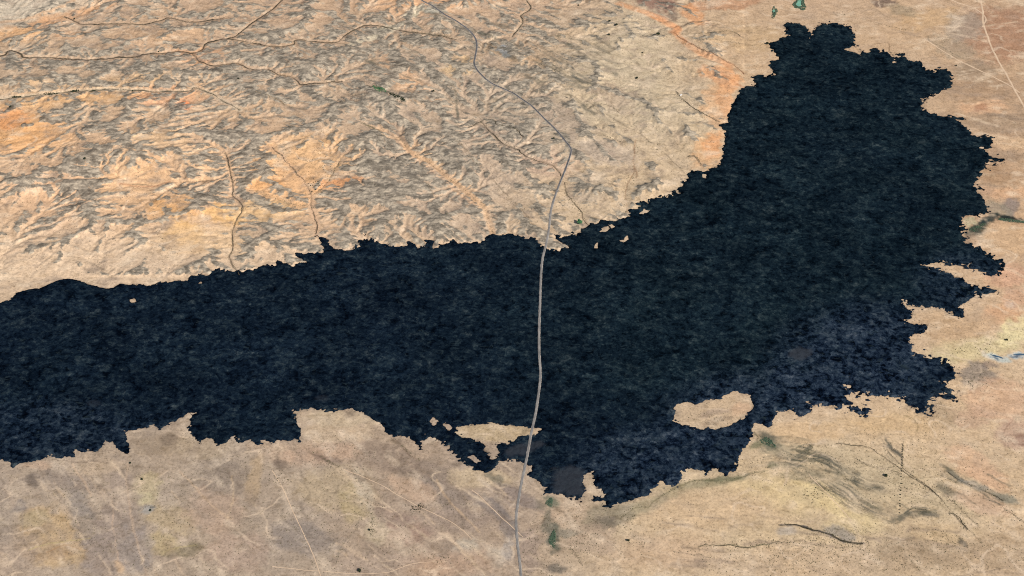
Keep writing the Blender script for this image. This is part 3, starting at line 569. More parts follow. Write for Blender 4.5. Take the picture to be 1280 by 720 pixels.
DK = (70, 62, 52); DV = (62, 66, 52); GUL = (112, 98, 80); PALE = (228, 200, 166); ORG = (228, 160, 108)
MARKS = [
    # red dune crest
    ([(774, 6), (795, 14), (812, 19), (832, 29), (846, 35), (846, 44), (856, 54), (872, 66), (890, 72), (912, 82)], 10, (226, 166, 120), .75, .4), ([(820, 22), (845, 34), (842, 42)], 11, (222, 156, 108), .65, .3), ([(843, 44), (870, 60), (915, 80), (930, 92)], 2.5, (168, 118, 86), .7, .4), ([(850, 34), (864, 27), (888, 25)], 2, (120, 100, 84), .7, .3), ([(900, 92), (920, 104), (932, 110)], 3, (196, 138, 98), .6, .4),
    # orange wadi floors
    (W['j'], 7, (226, 184, 142), .75, .3), (W['g'], 6, (226, 184, 148), .6, .3), (W['e'], 7, (222, 200, 170), .7, .3), ([(495, 175), (530, 205), (565, 235), (598, 260)], 5, (230, 186, 146), .6, .3), ([(0, 320), (60, 295), (100, 262), (145, 245), (150, 225)], 6, (236, 200, 164), .6, .3), ([(0, 28), (40, 22), (80, 8), (100, -5)], 6, (222, 176, 134), .6, .3),
    ([(150, 230), (190, 232), (212, 226)], 3, (214, 150, 110), .5, .3), ([(160, 250), (150, 268), (118, 286), (90, 302)], 3.5, (240, 206, 170), .6, .3),
    # dry channels, dark with brush
    (W['a'], 1.8, (54, 48, 40), .95, .15), (W['b'], 1.5, (96, 82, 66), .9, .3), (W['c'], 1.6, (82, 70, 52), .9, .3), (W['d'], 1.7, DK, .9, .5), (W['e'], 2.0, DV, .8, .9), (W['f'], 1.7, (90, 78, 64), .9, .3), (W['g'], 1.6, (100, 84, 70), .8, .9), (W['h'], 1.5, (92, 76, 64), .7, .9), (W['i'], 1.2, GUL, .6, .7), (W['j'], 1.1, GUL, .5, .9), (W['k'], 1.2, GUL, .7, .7), (W['l'], 1.5, (98, 82, 64), .85, .4), (W['m'], 1.3, (116, 98, 78), .8, .3), (W['n'], 1.6, (146, 112, 84), .6, .6), (W['o'], 1.5, (84, 72, 62), .8, .6), (W['p'], 1.3, (130, 114, 94), .7, .8), (W['q'], 1.2, GUL, .6, .9), (W['u'], 1.6, (104, 100, 84), .8, .3),
    ([(320, 118), (345, 126), (362, 134), (380, 137)], 2, (90, 88, 76), .7, .7), ([(560, 105), (568, 112), (571, 130), (572, 145)], 3.5, (104, 102, 90), .8, .7), ([(585, 160), (606, 149), (618, 150), (622, 156), (640, 160), (655, 172)], 1.6, (78, 76, 66), .8, .4), ([(460, 110), (478, 115), (500, 126), (506, 132)], 3, (62, 66, 56), .9, .8), ([(450, 155), (468, 162), (480, 172)], 2.5, (76, 84, 62), .8, .9), ([(490, 30), (505, 38), (530, 41), (575, 47), (610, 55)], 1.6, (92, 88, 74), .7, .6), ([(465, 20), (490, 26), (520, 32), (555, 35)], 3, (96, 98, 88), .7, .8), ([(545, 22), (570, 32), (595, 40), (625, 48)], 3, (86, 92, 84), .6, .9),
    ([(665, 70), (690, 85), (712, 100), (728, 108)], 3.2, (110, 104, 90), .7, .8), ([(695, 45), (712, 48), (733, 54)], 2.4, (100, 98, 84), .7, .8), ([(668, 80), (700, 95), (726, 103)], 2, (98, 94, 82), .6, .9), ([(715, 98), (728, 106), (742, 110)], 4, (92, 94, 90), .7, .5), ([(660, 115), (690, 118), (720, 125), (735, 132)], 1.2, GUL, .6, .6), ([(735, 137), (750, 132), (765, 135), (775, 143)], 1.4, (120, 106, 92), .7, .5), ([(720, 170), (760, 172), (800, 185)], 1, GUL, .4, .7),
    ([(760, 47), (790, 48), (815, 49), (834, 48)], 1.1, (110, 96, 78), .6, .7), ([(864, 44), (890, 42), (912, 39), (925, 45)], 1.2, (120, 100, 76), .6, .9), ([(870, 52), (905, 52), (935, 56), (960, 55)], 1.1, (124, 104, 80), .6, .7), ([(862, 62), (885, 70), (905, 74), (935, 72)], 1.1, (130, 108, 82), .5, .6), ([(1040, 15), (1070, 22), (1120, 35), (1140, 38)], 1, (120, 96, 72), .5, .7), ([(1092, 55), (1110, 53), (1112, 64), (1118, 72)], 1.4, (130, 104, 78), .7, .3), ([(1160, 45), (1163, 52), (1180, 60), (1200, 72)], 2, (130, 118, 100), .6, .6),
    ([(795, 175), (792, 200), (796, 215), (795, 222)], 1.8, (150, 112, 82), .6, .5), ([(860, 195), (870, 196), (876, 206)], 2.5, (104, 88, 74), .8, .3), ([(790, 5), (800, 12), (840, 25)], 2, (170, 122, 96), .5, .5),
    # south-east channels
    ([(975, 657), (990, 656), (1004, 659), (1018, 664), (1036, 668), (1050, 675), (1066, 679), (1080, 680)], 2.2, (58, 60, 72), .95, .15), ([(960, 676), (980, 679), (1000, 677), (1020, 676)], 1, (110, 96, 82), .6, .5), ([(872, 684), (884, 681), (900, 683), (915, 681), (930, 685), (950, 682), (975, 678)], 1.6, (112, 108, 80), .8, .4),
    ([(1045, 555), (1060, 556), (1084, 559), (1096, 566), (1110, 575), (1125, 586), (1140, 597), (1160, 610), (1178, 625)], 1.2, (100, 86, 70), .7, .4), ([(1080, 540), (1096, 550), (1110, 565), (1135, 590), (1165, 613), (1190, 640), (1206, 658), (1230, 680)], 1.0, (116, 100, 84), .6, .4), ([(1068, 573), (1090, 583), (1110, 587), (1125, 592)], 1.2, (104, 90, 74), .7, .5), ([(1186, 641), (1195, 645), (1202, 652), (1210, 662)], 1.8, (80, 70, 62), .8, .2), ([(996, 560), (1012, 556), (1014, 562), (1000, 566)], 1.4, (112, 108, 84), .7, .4), ([(960, 570), (980, 580), (1000, 590), (1020, 605), (1045, 620), (1070, 632), (1090, 644)], 1.4, (150, 136, 108), .6, .5), ([(985, 568), (1010, 574), (1035, 582), (1055, 596), (1076, 612)], 2, (124, 114, 92), .7, .5), ([(1130, 520), (1140, 523), (1146, 530), (1147, 540)], 1.5, (136, 118, 84), .7, .2), ([(1255, 635), (1270, 645), (1290, 660)], 1.2, (110, 100, 84), .7, .4), ([(1185, 590), (1200, 600), (1225, 611), (1255, 626)], 1.6, (94, 88, 78), .7, .6), ([(1265, 500), (1290, 506)], 2, (190, 150, 120), .4, 0), ([(1190, 625), (1210, 646), (1226, 660)], 1, (120, 104, 86), .6, .4), ([(1270, 520), (1255, 540), (1268, 556)], 1.2, (130, 92, 76), .5, .5),
    ([(775, 648), (795, 635), (812, 633), (816, 628), (840, 612), (862, 602)], 1.6, (128, 118, 90), .7, .3), ([(862, 602), (890, 601), (905, 604), (935, 594), (960, 588)], 1.8, (122, 114, 86), .7, .3), ([(940, 540), (948, 546), (957, 549), (970, 560)], 1.6, (110, 104, 80), .7, .3), ([(712, 685), (722, 696), (728, 706)], 1.4, (110, 94, 80), .6, .7), ([(650, 575), (668, 600), (690, 630), (705, 640)], 1.6, (150, 132, 108), .5, .5),
    # south-west channels and tracks
    ([(440, 588), (450, 604), (460, 625), (462, 635), (450, 648), (444, 662), (430, 678), (421, 700), (420, 715)], 1.8, (112, 104, 90), .7, .8), ([(462, 640), (466, 656), (464, 670)], 1.2, (120, 110, 96), .6, .7), ([(430, 586), (445, 600), (456, 620), (464, 640)], 5, (214, 192, 164), .6, .4), ([(500, 570), (520, 582), (540, 600), (556, 618)], 1.4, (140, 120, 100), .6, .4), ([(495, 550), (510, 566), (525, 576)], 1.3, (126, 104, 86), .6, .4), ([(545, 600), (560, 625), (580, 645), (600, 665)], 2.5, (206, 176, 142), .7, .4), ([(160, 580), (158, 600), (163, 640), (168, 665), (172, 680), (178, 700), (184, 722)], 2.4, (206, 178, 150), .7, .4), ([(140, 620), (142, 660), (148, 700)], 1.6, (204, 174, 146), .6, .6), ([(90, 580), (106, 605), (114, 620)], 2.2, (206, 176, 146), .6, .5), ([(225, 590), (245, 610), (265, 632), (290, 650)], 2.4, (206, 176, 144), .6, .5), ([(30, 640), (28, 660), (36, 690), (60, 712)], 2.0, (150, 132, 116), .6, .5), ([(290, 595), (292, 620), (284, 650)], 2, (212, 184, 148), .5, .5),
    ([(405, 574), (415, 580), (424, 584)], 2, (100, 86, 74), .7, .3), ([(60, 690), (80, 682), (110, 690)], 1.4, (180, 142, 104), .6, .4), ([(35, 688), (60, 680), (90, 676), (112, 672)], 1.3, (188, 170, 116), .6, .4), ([(205, 690), (225, 684), (245, 682)], 1.4, (190, 170, 116), .6, .4),
    ([(70, 575), (100, 578), (120, 576), (135, 580)], 1.5, (140, 120, 104), .6, .5),
    ([(0, 690), (20, 700), (40, 712)], 1.4, (220, 190, 160), .4, .5),
]
for mk in MARKS:
    mark(*mk)
# brushy outcrop bands along the strike of the badlands
rd_ = random.Random(3)


def streaks(n, u0, u1, v0, v1, slope, L0, L1, w0, w1, cols, st):
    if v1 < 320: st *= 0.62
    for _ in range(n):
        u, v = rd_.uniform(u0, u1), rd_.uniform(v0, v1)
        L = rd_.uniform(L0, L1); sl = slope + rd_.gauss(0, .14); q = rd_.gauss(0, .12)
        pts = [(u - L / 2, v - L / 2 * sl - q * 4), (u - L / 6, v - L / 6 * sl + q * 6), (u + L / 6, v + L / 6 * sl), (u + L / 2, v + L / 2 * sl + q * 8)]
        mark(pts, 1.9 * rd_.uniform(w0, w1), rd_.choice(cols), min(.95, rd_.uniform(.7, 1.1) * st * 1.1), .7, True, 4, .9)


GRN = [(92, 96, 86), (104, 100, 88), (84, 90, 84), (116, 108, 94)]
GRY = [(118, 110, 102), (104, 98, 92), (132, 122, 112), (96, 90, 86)]
streaks(46, 645, 765, 55, 145, .52, 12, 34, 1.2, 3.2, GRN, .8)
streaks(70, 430, 640, 15, 130, .38, 12, 34, 1.2, 3.0, GRN, .8)
streaks(46, 480, 660, 130, 270, .8, 10, 26, 1.0, 2.4, GRY, .7)
streaks(60, 150, 450, 5, 150, .12, 14, 40, 1.2, 3.0, GRY, .75)
streaks(34, 0, 180, 40, 120, -.06, 14, 44, 1.2, 3.2, GRY, .8)
streaks(40, 60, 260, 130, 290, -.25, 8, 26, 1.0, 2.6, GRY, .7)
streaks(40, 260, 560, 180, 300, -.7, 8, 22, 1.0, 2.2, GRY, .6)
streaks(30, 760, 870, 60, 190, .6, 6, 20, .8, 1.5, [(150, 136, 116)], .6)
STR = [
    ([(1000, 562), (1040, 575), (1062, 592), (1080, 604), (1108, 611)], 1.0), ([(958, 575), (985, 572), (1010, 580), (1035, 597), (1060, 612), (1085, 630), (1110, 645), (1124, 652)], .9),
    ([(1030, 605), (1055, 622), (1085, 640), (1122, 653)], 1.0), ([(936, 590), (965, 582), (990, 584), (1010, 592), (1030, 603)], .7), ([(1125, 652), (1140, 640), (1150, 639), (1172, 643)], 1.0),
    ([(1015, 571), (1035, 575), (1052, 586), (1076, 597)], 1.0), ([(962, 549), (990, 551), (1015, 556), (1010, 566), (998, 572)], .6), ([(955, 545), (966, 560), (990, 571)], .8), ([(1070, 600), (1095, 612), (1112, 618)], .6), ([(1183, 590), (1205, 602), (1228, 612), (1258, 628)], .8), ([(1175, 608), (1190, 616), (1205, 622)], .6), ([(1108, 552), (1115, 560), (1122, 570)], .8)]
for pts_, st_ in STR:
    for o_ in range(5):
        q_ = [(u + rd_.gauss(0, 1.6) - o_ * 1.6, v + rd_.gauss(0, 1.0) + o_ * 2.3 - 4.6) for u, v in pts_]
        mark(q_, rd_.uniform(1.3, 2.8), rd_.choice([(84, 84, 74), (96, 94, 82), (112, 106, 92), (128, 120, 102)]), st_ * rd_.uniform(.5, .95), .9, True, 5, .6)
BAND = [(104, 100, 84), (92, 90, 78), (120, 112, 92)]
streaks(4, 985, 1075, 560, 606, .3, 14, 36, 1.0, 2.4, BAND, .85)
streaks(4, 1050, 1130, 590, 645, .5, 14, 34, 1.0, 2.6, BAND, .85)
streaks(4, 1170, 1250, 585, 630, .5, 12, 30, 1.0, 2.2, BAND, .7)
streaks(2, 1100, 1170, 634, 652, -.1, 10, 24, 1.0, 2.4, BAND, .8)
streaks(4, 940, 1010, 545, 600, .1, 12, 34, 1.0, 2.4, BAND, .8)
DUN = [(150, 130, 112), (140, 122, 106), (164, 142, 122)]
PAL = [(218, 190, 158), (226, 200, 168)]
streaks(40, 430, 660, 560, 720, .75, 16, 60, 1.2, 5, DUN, .34)
streaks(26, 430, 660, 560, 720, .75, 20, 70, .7, 1.6, PAL, .5)
streaks(40, 0, 330, 580, 720, 1.6, 10, 26, 1.2, 5, DUN, .34)
streaks(20, 0, 330, 580, 720, 1.4, 10, 30, .7, 1.6, PAL, .45)
streaks(24, 860, 1280, 640, 720, .08, 30, 90, 1.0, 3, DUN, .5)
streaks(24, 1180, 1290, 100, 260, .1, 20, 60, 1.0, 4, DUN, .6)
streaks(24, 1180, 1290, 0, 560, .15, 16, 50, 1.0, 3, PAL, .55)
streaks(20, 900, 1200, 5, 60, .2, 16, 50, .8, 2, DUN, .5)
print('marks', round(time.time() - T0, 1))
# rills: thin lines where running water has sorted the gravel
qx = GX + 40 * fbm(GX, GY, 150, 3, 171); qy = GY + 40 * fbm(GX, GY, 150, 3, 173)
gsouth = sstep(440, 540, GV); geast = sstep(760, 900, GU)
gc = sstep(300, 480, GU) * (1 - gsouth)
r_w = np.abs(perlin((qx * 0.45) / 90, (qy + 0.15 * qx) / 62, 5)) * 62
r_c = np.abs(perlin((qx - qy) * 0.3 / 90, (qx + qy) * 0.8 / 62, 6)) * 62
r_s = np.abs(perlin((qx - qy) * 0.3 / 120, (qx + qy) * 0.7 / 95, 7)) * 95
r_e = np.abs(perlin((qx - 0.35 * qy) * 0.3 / 120, (qy + 0.35 * qx) / 95, 8)) * 95
rill = np.minimum((r_w * (1 - gc) + r_c * gc) * (1 - gsouth) + gsouth * (r_s * (1 - geast) + r_e * geast), 99)
rm = sstep(6.5, 2.0, rill) * sstep(-0.1, 0.3, fbm(GX, GY, 200, 3, 175)) * inner * (0.7 - 0.35 * geast)
rm *= 1 - 0.5 * sstep(820, 880, GU) * (1 - gsouth)
soil_f = soil_f * (1 - 0.34 * rm[..., None])
r2 = sstep(9, 3, np.abs(perlin(qx / 170, qy / 130, 9)) * 130) * sstep(0.0, 0.3, -fbm(GX, GY, 240, 3, 177)) * inner * 0.5
soil_f = soil_f * (1 - r2[..., None]) + alb(226, 200, 170) * r2[..., None]
# dark vegetated threads along the biggest gullies
gl = up(np.log1p(ACC) * (~base)) 
thread = sstep(5.0, 6.6, gl + 0.8 * brk) * 0.5 * inner * sstep(930, 880, GU)
soil_f = soil_f * (1 - thread[..., None]) + alb(118, 104, 84) * thread[..., None]
m_ = (0.35 * sstep(-16, -3, sdf) * sstep(-0.1, 0.3, brk))[..., None]
soil_f = soil_f * (1 - m_) + alb(120, 108, 96) * m_
rock_f = rough

# ------------------------------------------------------------------ materials
def mat(name):
    m = bpy.data.materials.new(name); m.use_nodes = True
    nt = m.node_tree; nt.nodes.clear()
    out = nt.nodes.new('ShaderNodeOutputMaterial'); b = nt.nodes.new('ShaderNodeBsdfPrincipled')
    b.inputs['Roughness'].default_value = 1.0
    b.inputs['Specular IOR Level'].default_value = 0.0
    nt.links.new(b.outputs[0], out.inputs[0])
    return m, nt, b


def noise(nt, vec, scale, detail=4, rough_=0.55, dist=0):
    n = nt.nodes.new('ShaderNodeTexNoise'); n.inputs['Scale'].default_value = scale
    n.inputs['Detail'].default_value = detail; n.inputs['Roughness'].default_value = rough_; n.inputs['Distortion'].default_value = dist
    nt.links.new(vec, n.inputs['Vector'])
    return n.outputs['Fac']


def math_n(nt, op, a, b=None, clamp=False):
    n = nt.nodes.new('ShaderNodeMath'); n.operation = op; n.use_clamp = clamp
    for i, v in enumerate((a, b)):
        if v is None: continue
        if isinstance(v, (int, float)): n.inputs[i].default_value = v
        else: nt.links.new(v, n.inputs[i])
    return n.outputs[0]


def ramp(nt, fac, stops):
    n = nt.nodes.new('ShaderNodeValToRGB')
    e = n.color_ramp.elements
    while len(e) < len(stops): e.new(0.5)
    for q, (p, c) in zip(e, stops):
        q.position = p; q.color = (*c, 1)
    nt.links.new(fac, n.inputs[0])
    return n.outputs[0]


def mix(nt, fac, a, b, mode='MIX'):
    n = nt.nodes.new('ShaderNodeMix'); n.data_type = 'RGBA'; n.blend_type = mode
    for s, v in ((n.inputs[0], fac), (n.inputs[6], a), (n.inputs[7], b)):
        if isinstance(v, (int, float)): s.default_value = v
        elif isinstance(v, tuple): s.default_value = v
        else: nt.links.new(v, s)
    return n.outputs[2]


def attr(nt, name):
    n = nt.nodes.new('ShaderNodeAttribute'); n.attribute_name = name
    return n


def pos(nt, scale=(1, 1, 1), rot=0):
    g = nt.nodes.new('ShaderNodeNewGeometry'); mp = nt.nodes.new('ShaderNodeMapping')
    mp.inputs['Scale'].default_value = scale; mp.inputs['Rotation'].default_value = (0, 0, rot)
    nt.links.new(g.outputs['Position'], mp.inputs['Vector'])
    return mp.outputs[0]


def bump(nt, bsdf, h, dist, strength=1.0):
    n = nt.nodes.new('ShaderNodeBump'); n.inputs['Distance'].default_value = dist; n.inputs['Strength'].default_value = strength
    nt.links.new(h, n.inputs['Height']); nt.links.new(n.outputs[0], bsdf.inputs['Normal'])


def sst(v, a, b):
    n = nt.nodes.new('ShaderNodeMapRange'); n.interpolation_type = 'SMOOTHSTEP'
    nt.links.new(v, n.inputs[0]); n.inputs[1].default_value = a; n.inputs[2].default_value = b
    return n.outputs[0]


m_ground, nt, bs = mat('desert_soil')
P = pos(nt)
a_s = attr(nt, 'soil'); a_r = attr(nt, 'rock')
n_f = noise(nt, P, 0.09, 3, 0.7)
n_m = noise(nt, P, 0.02, 5, 0.65)
n_g = noise(nt, pos(nt, (0.018, 0.034, 0.034), 0.45), 1.0, 6, 0.7, 0.5)
grain = ramp(nt, n_f, [(0.3, (.70, .69, .67)), (0.47, (1, 1, 1)), (0.7, (1.16, 1.15, 1.12))])
col = mix(nt, 1.0, a_s.outputs['Color'], grain, 'MULTIPLY')
col = mix(nt, 0.8, col, ramp(nt, n_m, [(0.33, (.80, .78, .77)), (0.5, (1, 1, 1)), (0.66, (1.14, 1.13, 1.12))]), 'MULTIPLY')
def vein(scale3, rot, sc, w):
    n = noise(nt, pos(nt, scale3, rot), sc, 5, 0.6, 0.5)
    return sst(math_n(nt, 'ABSOLUTE', math_n(nt, 'SUBTRACT', n, 0.5)), w, 0.0)
ve = math_n(nt, 'MULTIPLY', vein((.6, 1, 1), .5, 0.014, 0.014), sst(n_m, 0.42, 0.6))
col = mix(nt, math_n(nt, 'MULTIPLY', ve, 0.75), col, (.62, .60, .58, 1), 'MULTIPLY')
ve2 = math_n(nt, 'MULTIPLY', vein((.6, 1, 1), .35, 0.022, 0.016), sst(n_m, 0.56, 0.4))
col = mix(nt, math_n(nt, 'MULTIPLY', ve2, 0.8), col, (1.2, 1.18, 1.14, 1), 'MULTIPLY')
vo = nt.nodes.new('ShaderNodeTexVoronoi'); vo.inputs['Scale'].default_value = 0.085; nt.links.new(P, vo.inputs['Vector'])
sx_ = nt.nodes.new('ShaderNodeSeparateColor'); nt.links.new(vo.outputs['Color'], sx_.inputs[0])
n_d = noise(nt, P, 0.006, 4, 0.6)
gate = sst(math_n(nt, 'ADD', sx_.outputs[0], math_n(nt, 'MULTIPLY', math_n(nt, 'SUBTRACT', n_d, 0.5), 4.0)), 0.95, 1.1)
dots = math_n(nt, 'MULTIPLY', sst(vo.outputs['Distance'], 0.32, 0.16), gate)
col = mix(nt, math_n(nt, 'MULTIPLY', dots, 0.7), col, (*alb(112, 98, 80), 1))
rock_shade = ramp(nt, n_g, [(0.36, tuple(alb(96, 90, 80))), (0.46, tuple(alb(130, 121, 107))), (0.54, tuple(alb(168, 155, 136))), (0.64, tuple(alb(202, 185, 160)))])  # rock colour, with some hill shading painted into its dark end
rock_shade = mix(nt, 0.9, rock_shade, grain, 'MULTIPLY')
n_e = noise(nt, pos(nt, (0.025, 0.05, 0.05), 0.3), 1.0, 6, 0.72, 0.4)
edge = math_n(nt, 'ADD', a_r.outputs['Fac'], math_n(nt, 'MULTIPLY', math_n(nt, 'SUBTRACT', n_e, 0.5), 2.6))
rf = math_n(nt, 'MULTIPLY', sst(edge, 0.28, 0.72), sst(a_r.outputs['Fac'], 0.02, 0.4))
rf = math_n(nt, 'MULTIPLY', rf, 0.92)
n_u = noise(nt, pos(nt, (0.016, 0.03, 0.03), 0.5), 1.0, 8, 0.74, 0.6)
n_v = noise(nt, pos(nt, (0.03, 0.05, 0.05), 0.5), 1.0, 6, 0.74, 0.6)
col = mix(nt, math_n(nt, 'MULTIPLY', sst(n_u, 0.5, 0.66), 0.85), col, (.76, .74, .70, 1), 'MULTIPLY')
col = mix(nt, math_n(nt, 'MULTIPLY', sst(n_v, 0.46, 0.33), 0.9), col, (1.2, 1.19, 1.17, 1), 'MULTIPLY')
col = mix(nt, rf, col, rock_shade)
nt.links.new(col, bs.inputs['Base Color'])
bump(nt, bs, noise(nt, P, 0.11, 4, 0.65), 2.2, 0.55)

m_lava, nt, bs = mat('basalt_lava')
P = pos(nt)
n_a = noise(nt, P, 0.013, 7, 0.68, 0.9)
n_b = noise(nt, P, 0.05, 5, 0.8, 0.8)
n_c = noise(nt, P, 0.0022, 3, 0.5)


def slabs(sc, seed):
    wp = nt.nodes.new('ShaderNodeTexNoise'); wp.inputs['Scale'].default_value = sc * 1.3; wp.inputs['Detail'].default_value = 4
    nt.links.new(P, wp.inputs['Vector'])
    ad = nt.nodes.new('ShaderNodeVectorMath'); ad.operation = 'MULTIPLY_ADD'
    nt.links.new(wp.outputs['Color'], ad.inputs[0]); ad.inputs[1].default_value = (1.6 / sc, 1.2 / sc, 0); nt.links.new(pos(nt, (0.7, 1, 1), .2 + seed), ad.inputs[2])
    vo = nt.nodes.new('ShaderNodeTexVoronoi'); vo.inputs['Scale'].default_value = sc; vo.voronoi_dimensions = '2D'; nt.links.new(ad.outputs[0], vo.inputs['Vector'])
    se = nt.nodes.new('ShaderNodeSeparateColor'); nt.links.new(vo.outputs['Color'], se.inputs[0])
    return se.outputs[0]


sl_a = slabs(0.03, 0); sl_b = slabs(0.07, .5)
mixn = math_n(nt, 'ADD', math_n(nt, 'MULTIPLY', n_a, 0.5), math_n(nt, 'MULTIPLY', n_b, 0.5))
mixn = math_n(nt, 'ADD', mixn, math_n(nt, 'MULTIPLY', math_n(nt, 'SUBTRACT', sl_a, 0.5), 0.09))
mixn = math_n(nt, 'ADD', mixn, math_n(nt, 'MULTIPLY', math_n(nt, 'SUBTRACT', sl_b, 0.5), 0.11))
LB = lambda r, g, b: tuple(lin((r, g, b)) / KEXP * 0.94)
cb = ramp(nt, mixn, [(0.37, LB(4, 8, 17)), (0.46, LB(14, 24, 37)), (0.52, LB(21, 32, 45)), (0.59, LB(34, 45, 54)), (0.68, LB(64, 72, 75))])
cg = ramp(nt, mixn, [(0.37, LB(5, 12, 18)), (0.46, LB(16, 28, 36)), (0.52, LB(22, 35, 42)), (0.59, LB(34, 47, 51)), (0.68, LB(60, 69, 70))])
a_t = attr(nt, 'tone')
col = mix(nt, math_n(nt, 'ADD', math_n(nt, 'MULTIPLY', n_c, 0.6), math_n(nt, 'MULTIPLY', a_t.outputs['Fac'], 0.6), True), cb, cg)
n_z = noise(nt, pos(nt, (0.6, 1, 1), 0.15), 0.0045, 5, 0.6, 0.6)
col = mix(nt, 1.0, col, ramp(nt, n_z, [(0.36, (.85, .87, .9)), (0.5, (1.15, 1.15, 1.15)), (0.64, (1.5, 1.48, 1.44))]), 'MULTIPLY')
a_p = attr(nt, 'silt')
a_b = attr(nt, 'fresh')
cf = ramp(nt, mixn, [(0.39, LB(5, 9, 17)), (0.46, LB(20, 32, 48)), (0.51, LB(41, 54, 69)), (0.58, LB(60, 72, 84)), (0.66, LB(90, 98, 106))])
col = mix(nt, a_b.outputs['Fac'], col, cf)
def cracks(sc, wdt):
    wp = nt.nodes.new('ShaderNodeTexNoise'); wp.inputs['Scale'].default_value = sc * 1.6; wp.inputs['Detail'].default_value = 5
    nt.links.new(P, wp.inputs['Vector'])
    ad = nt.nodes.new('ShaderNodeVectorMath'); ad.operation = 'MULTIPLY_ADD'
    nt.links.new(wp.outputs['Color'], ad.inputs[0]); ad.inputs[1].default_value = (1.3 / sc, 1.3 / sc, 0); nt.links.new(pos(nt, (0.8, 1, 1), .4), ad.inputs[2])
    vo_ = nt.nodes.new('ShaderNodeTexVoronoi'); vo_.feature = 'DISTANCE_TO_EDGE'; vo_.voronoi_dimensions = '2D'; vo_.inputs['Scale'].default_value = sc
    nt.links.new(ad.outputs[0], vo_.inputs['Vector'])
    return sst(vo_.outputs['Distance'], wdt, 0.0)


ck_ = math_n(nt, 'ADD', cracks(0.026, 0.13), math_n(nt, 'MULTIPLY', cracks(0.06, 0.16), 0.7), True)
col = mix(nt, math_n(nt, 'MULTIPLY', ck_, 0.62), col, (.3, .36, .46, 1), 'MULTIPLY')
n_k = noise(nt, pos(nt, (0.02, 0.034, 0.03), 0.2), 1.0, 7, 0.7, 1.4)
crk_shade = nt.nodes.new('ShaderNodeMapRange'); crk_shade.interpolation_type = 'SMOOTHSTEP'; nt.links.new(n_k, crk_shade.inputs[0]); crk_shade.inputs[1].default_value = 0.42; crk_shade.inputs[2].default_value = 0.34
col = mix(nt, math_n(nt, 'MULTIPLY', crk_shade.outputs[0], 0.8), col, (.25, .3, .4, 1), 'MULTIPLY')  # black shadow of lava cracks painted into the colour by noise
plt = nt.nodes.new('ShaderNodeMapRange'); plt.interpolation_type = 'SMOOTHSTEP'; nt.links.new(n_k, plt.inputs[0]); plt.inputs[1].default_value = 0.57; plt.inputs[2].default_value = 0.64
col = mix(nt, math_n(nt, 'MULTIPLY', plt.outputs[0], 0.55), col, (*LB(50, 62, 66), 1))
col = mix(nt, math_n(nt, 'MULTIPLY', a_p.outputs['Fac'], math_n(nt, 'ADD', 0.1, math_n(nt, 'MULTIPLY', n_b, 1.3)), True), col, (*LB(60, 63, 68), 1))
nt.links.new(col, bs.inputs['Base Color'])
bump(nt, bs, n_b, 4.0, 0.7)


def simple_mat(name, c0, c1, scale, bump_d=0.0):
    m, nt, bs = mat(name)
    P = pos(nt)
    n = noise(nt, P, scale, 4, 0.65)
    nt.links.new(ramp(nt, n, [(0.3, tuple(c0)), (0.7, tuple(c1))]), bs.inputs['Base Color'])
    if bump_d: bump(nt, bs, n, bump_d, 0.6)
    return m


m_verge = simple_mat('road_gravel', alb(104, 100, 96), alb(178, 168, 156), 0.035, 0.6)
m_road, nt, bs = mat('worn_asphalt')
P = pos(nt); sz_ = nt.nodes.new('ShaderNodeSeparateXYZ'); nt.links.new(P, sz_.inputs[0])
nr_ = noise(nt, P, 0.02, 4, 0.65)
old_ = ramp(nt, nr_, [(0.3, tuple(alb(108, 105, 102))), (0.7, tuple(alb(164, 157, 149)))])
new_ = ramp(nt, nr_, [(0.3, tuple(alb(66, 66, 70))), (0.7, tuple(alb(104, 102, 104)))])
nt.links.new(mix(nt, sst(sz_.outputs[1], 520, 950), old_, new_), bs.inputs['Base Color'])
m_track = simple_mat('pale_dust', alb(206, 176, 146), alb(232, 202, 168), 0.02)
m_channel = simple_mat('dark_channel_gravel', alb(50, 46, 38), alb(92, 82, 66), 0.02)
m_bark = simple_mat('bark', alb(88, 72, 58), alb(120, 102, 84), 1.2)
m_leaf = simple_mat('dark_leaves', lin((22, 28, 20)), lin((44, 50, 36)), 0.35)
m_leafg = simple_mat('green_leaves', lin((36, 66, 44)), lin((72, 104, 70)), 0.35)
m_scrub = simple_mat('scrub_leaves', lin((66, 64, 48)), lin((96, 90, 68)), 0.2)
m_scrubg = simple_mat('grey_green_scrub', lin((44, 60, 48)), lin((78, 90, 72)), 0.15)
m_white = simple_mat('whitewash', alb(220, 216, 208), alb(240, 236, 228), 0.5)
m_iron = simple_mat('roof_sheet', alb(210, 206, 200), alb(236, 232, 226), 0.8)
m_pool = simple_mat('pale_pool', alb(110, 160, 136), alb(140, 186, 160), 0.03)
m_water = simple_mat('dark_water', alb(60, 84, 104), alb(84, 108, 126), 0.03)


# ------------------------------------------------------------------ mesh helpers
def mesh_np(name, V, F4, m, smooth=True):
    me = bpy.data.meshes.new(name)
    me.vertices.add(len(V)); me.vertices.foreach_set('co', np.ascontiguousarray(V, np.float32).ravel())
    nF, kk = F4.shape
    me.loops.add(nF * kk); me.loops.foreach_set('vertex_index', np.ascontiguousarray(F4, np.int32).ravel())
    me.polygons.add(nF); me.polygons.foreach_set('loop_start', np.arange(0, nF * kk, kk, dtype=np.int32))
    if smooth: me.polygons.foreach_set('use_smooth', np.ones(nF, bool))
    me.materials.append(m)
    me.update(calc_edges=True)
    return me


def link(name, me, parent=None, **props):
    o = bpy.data.objects.new(name, me); C.objects.link(o)
    if parent: o.parent = parent
    for k_, v_ in props.items(): o[k_] = v_
    return o


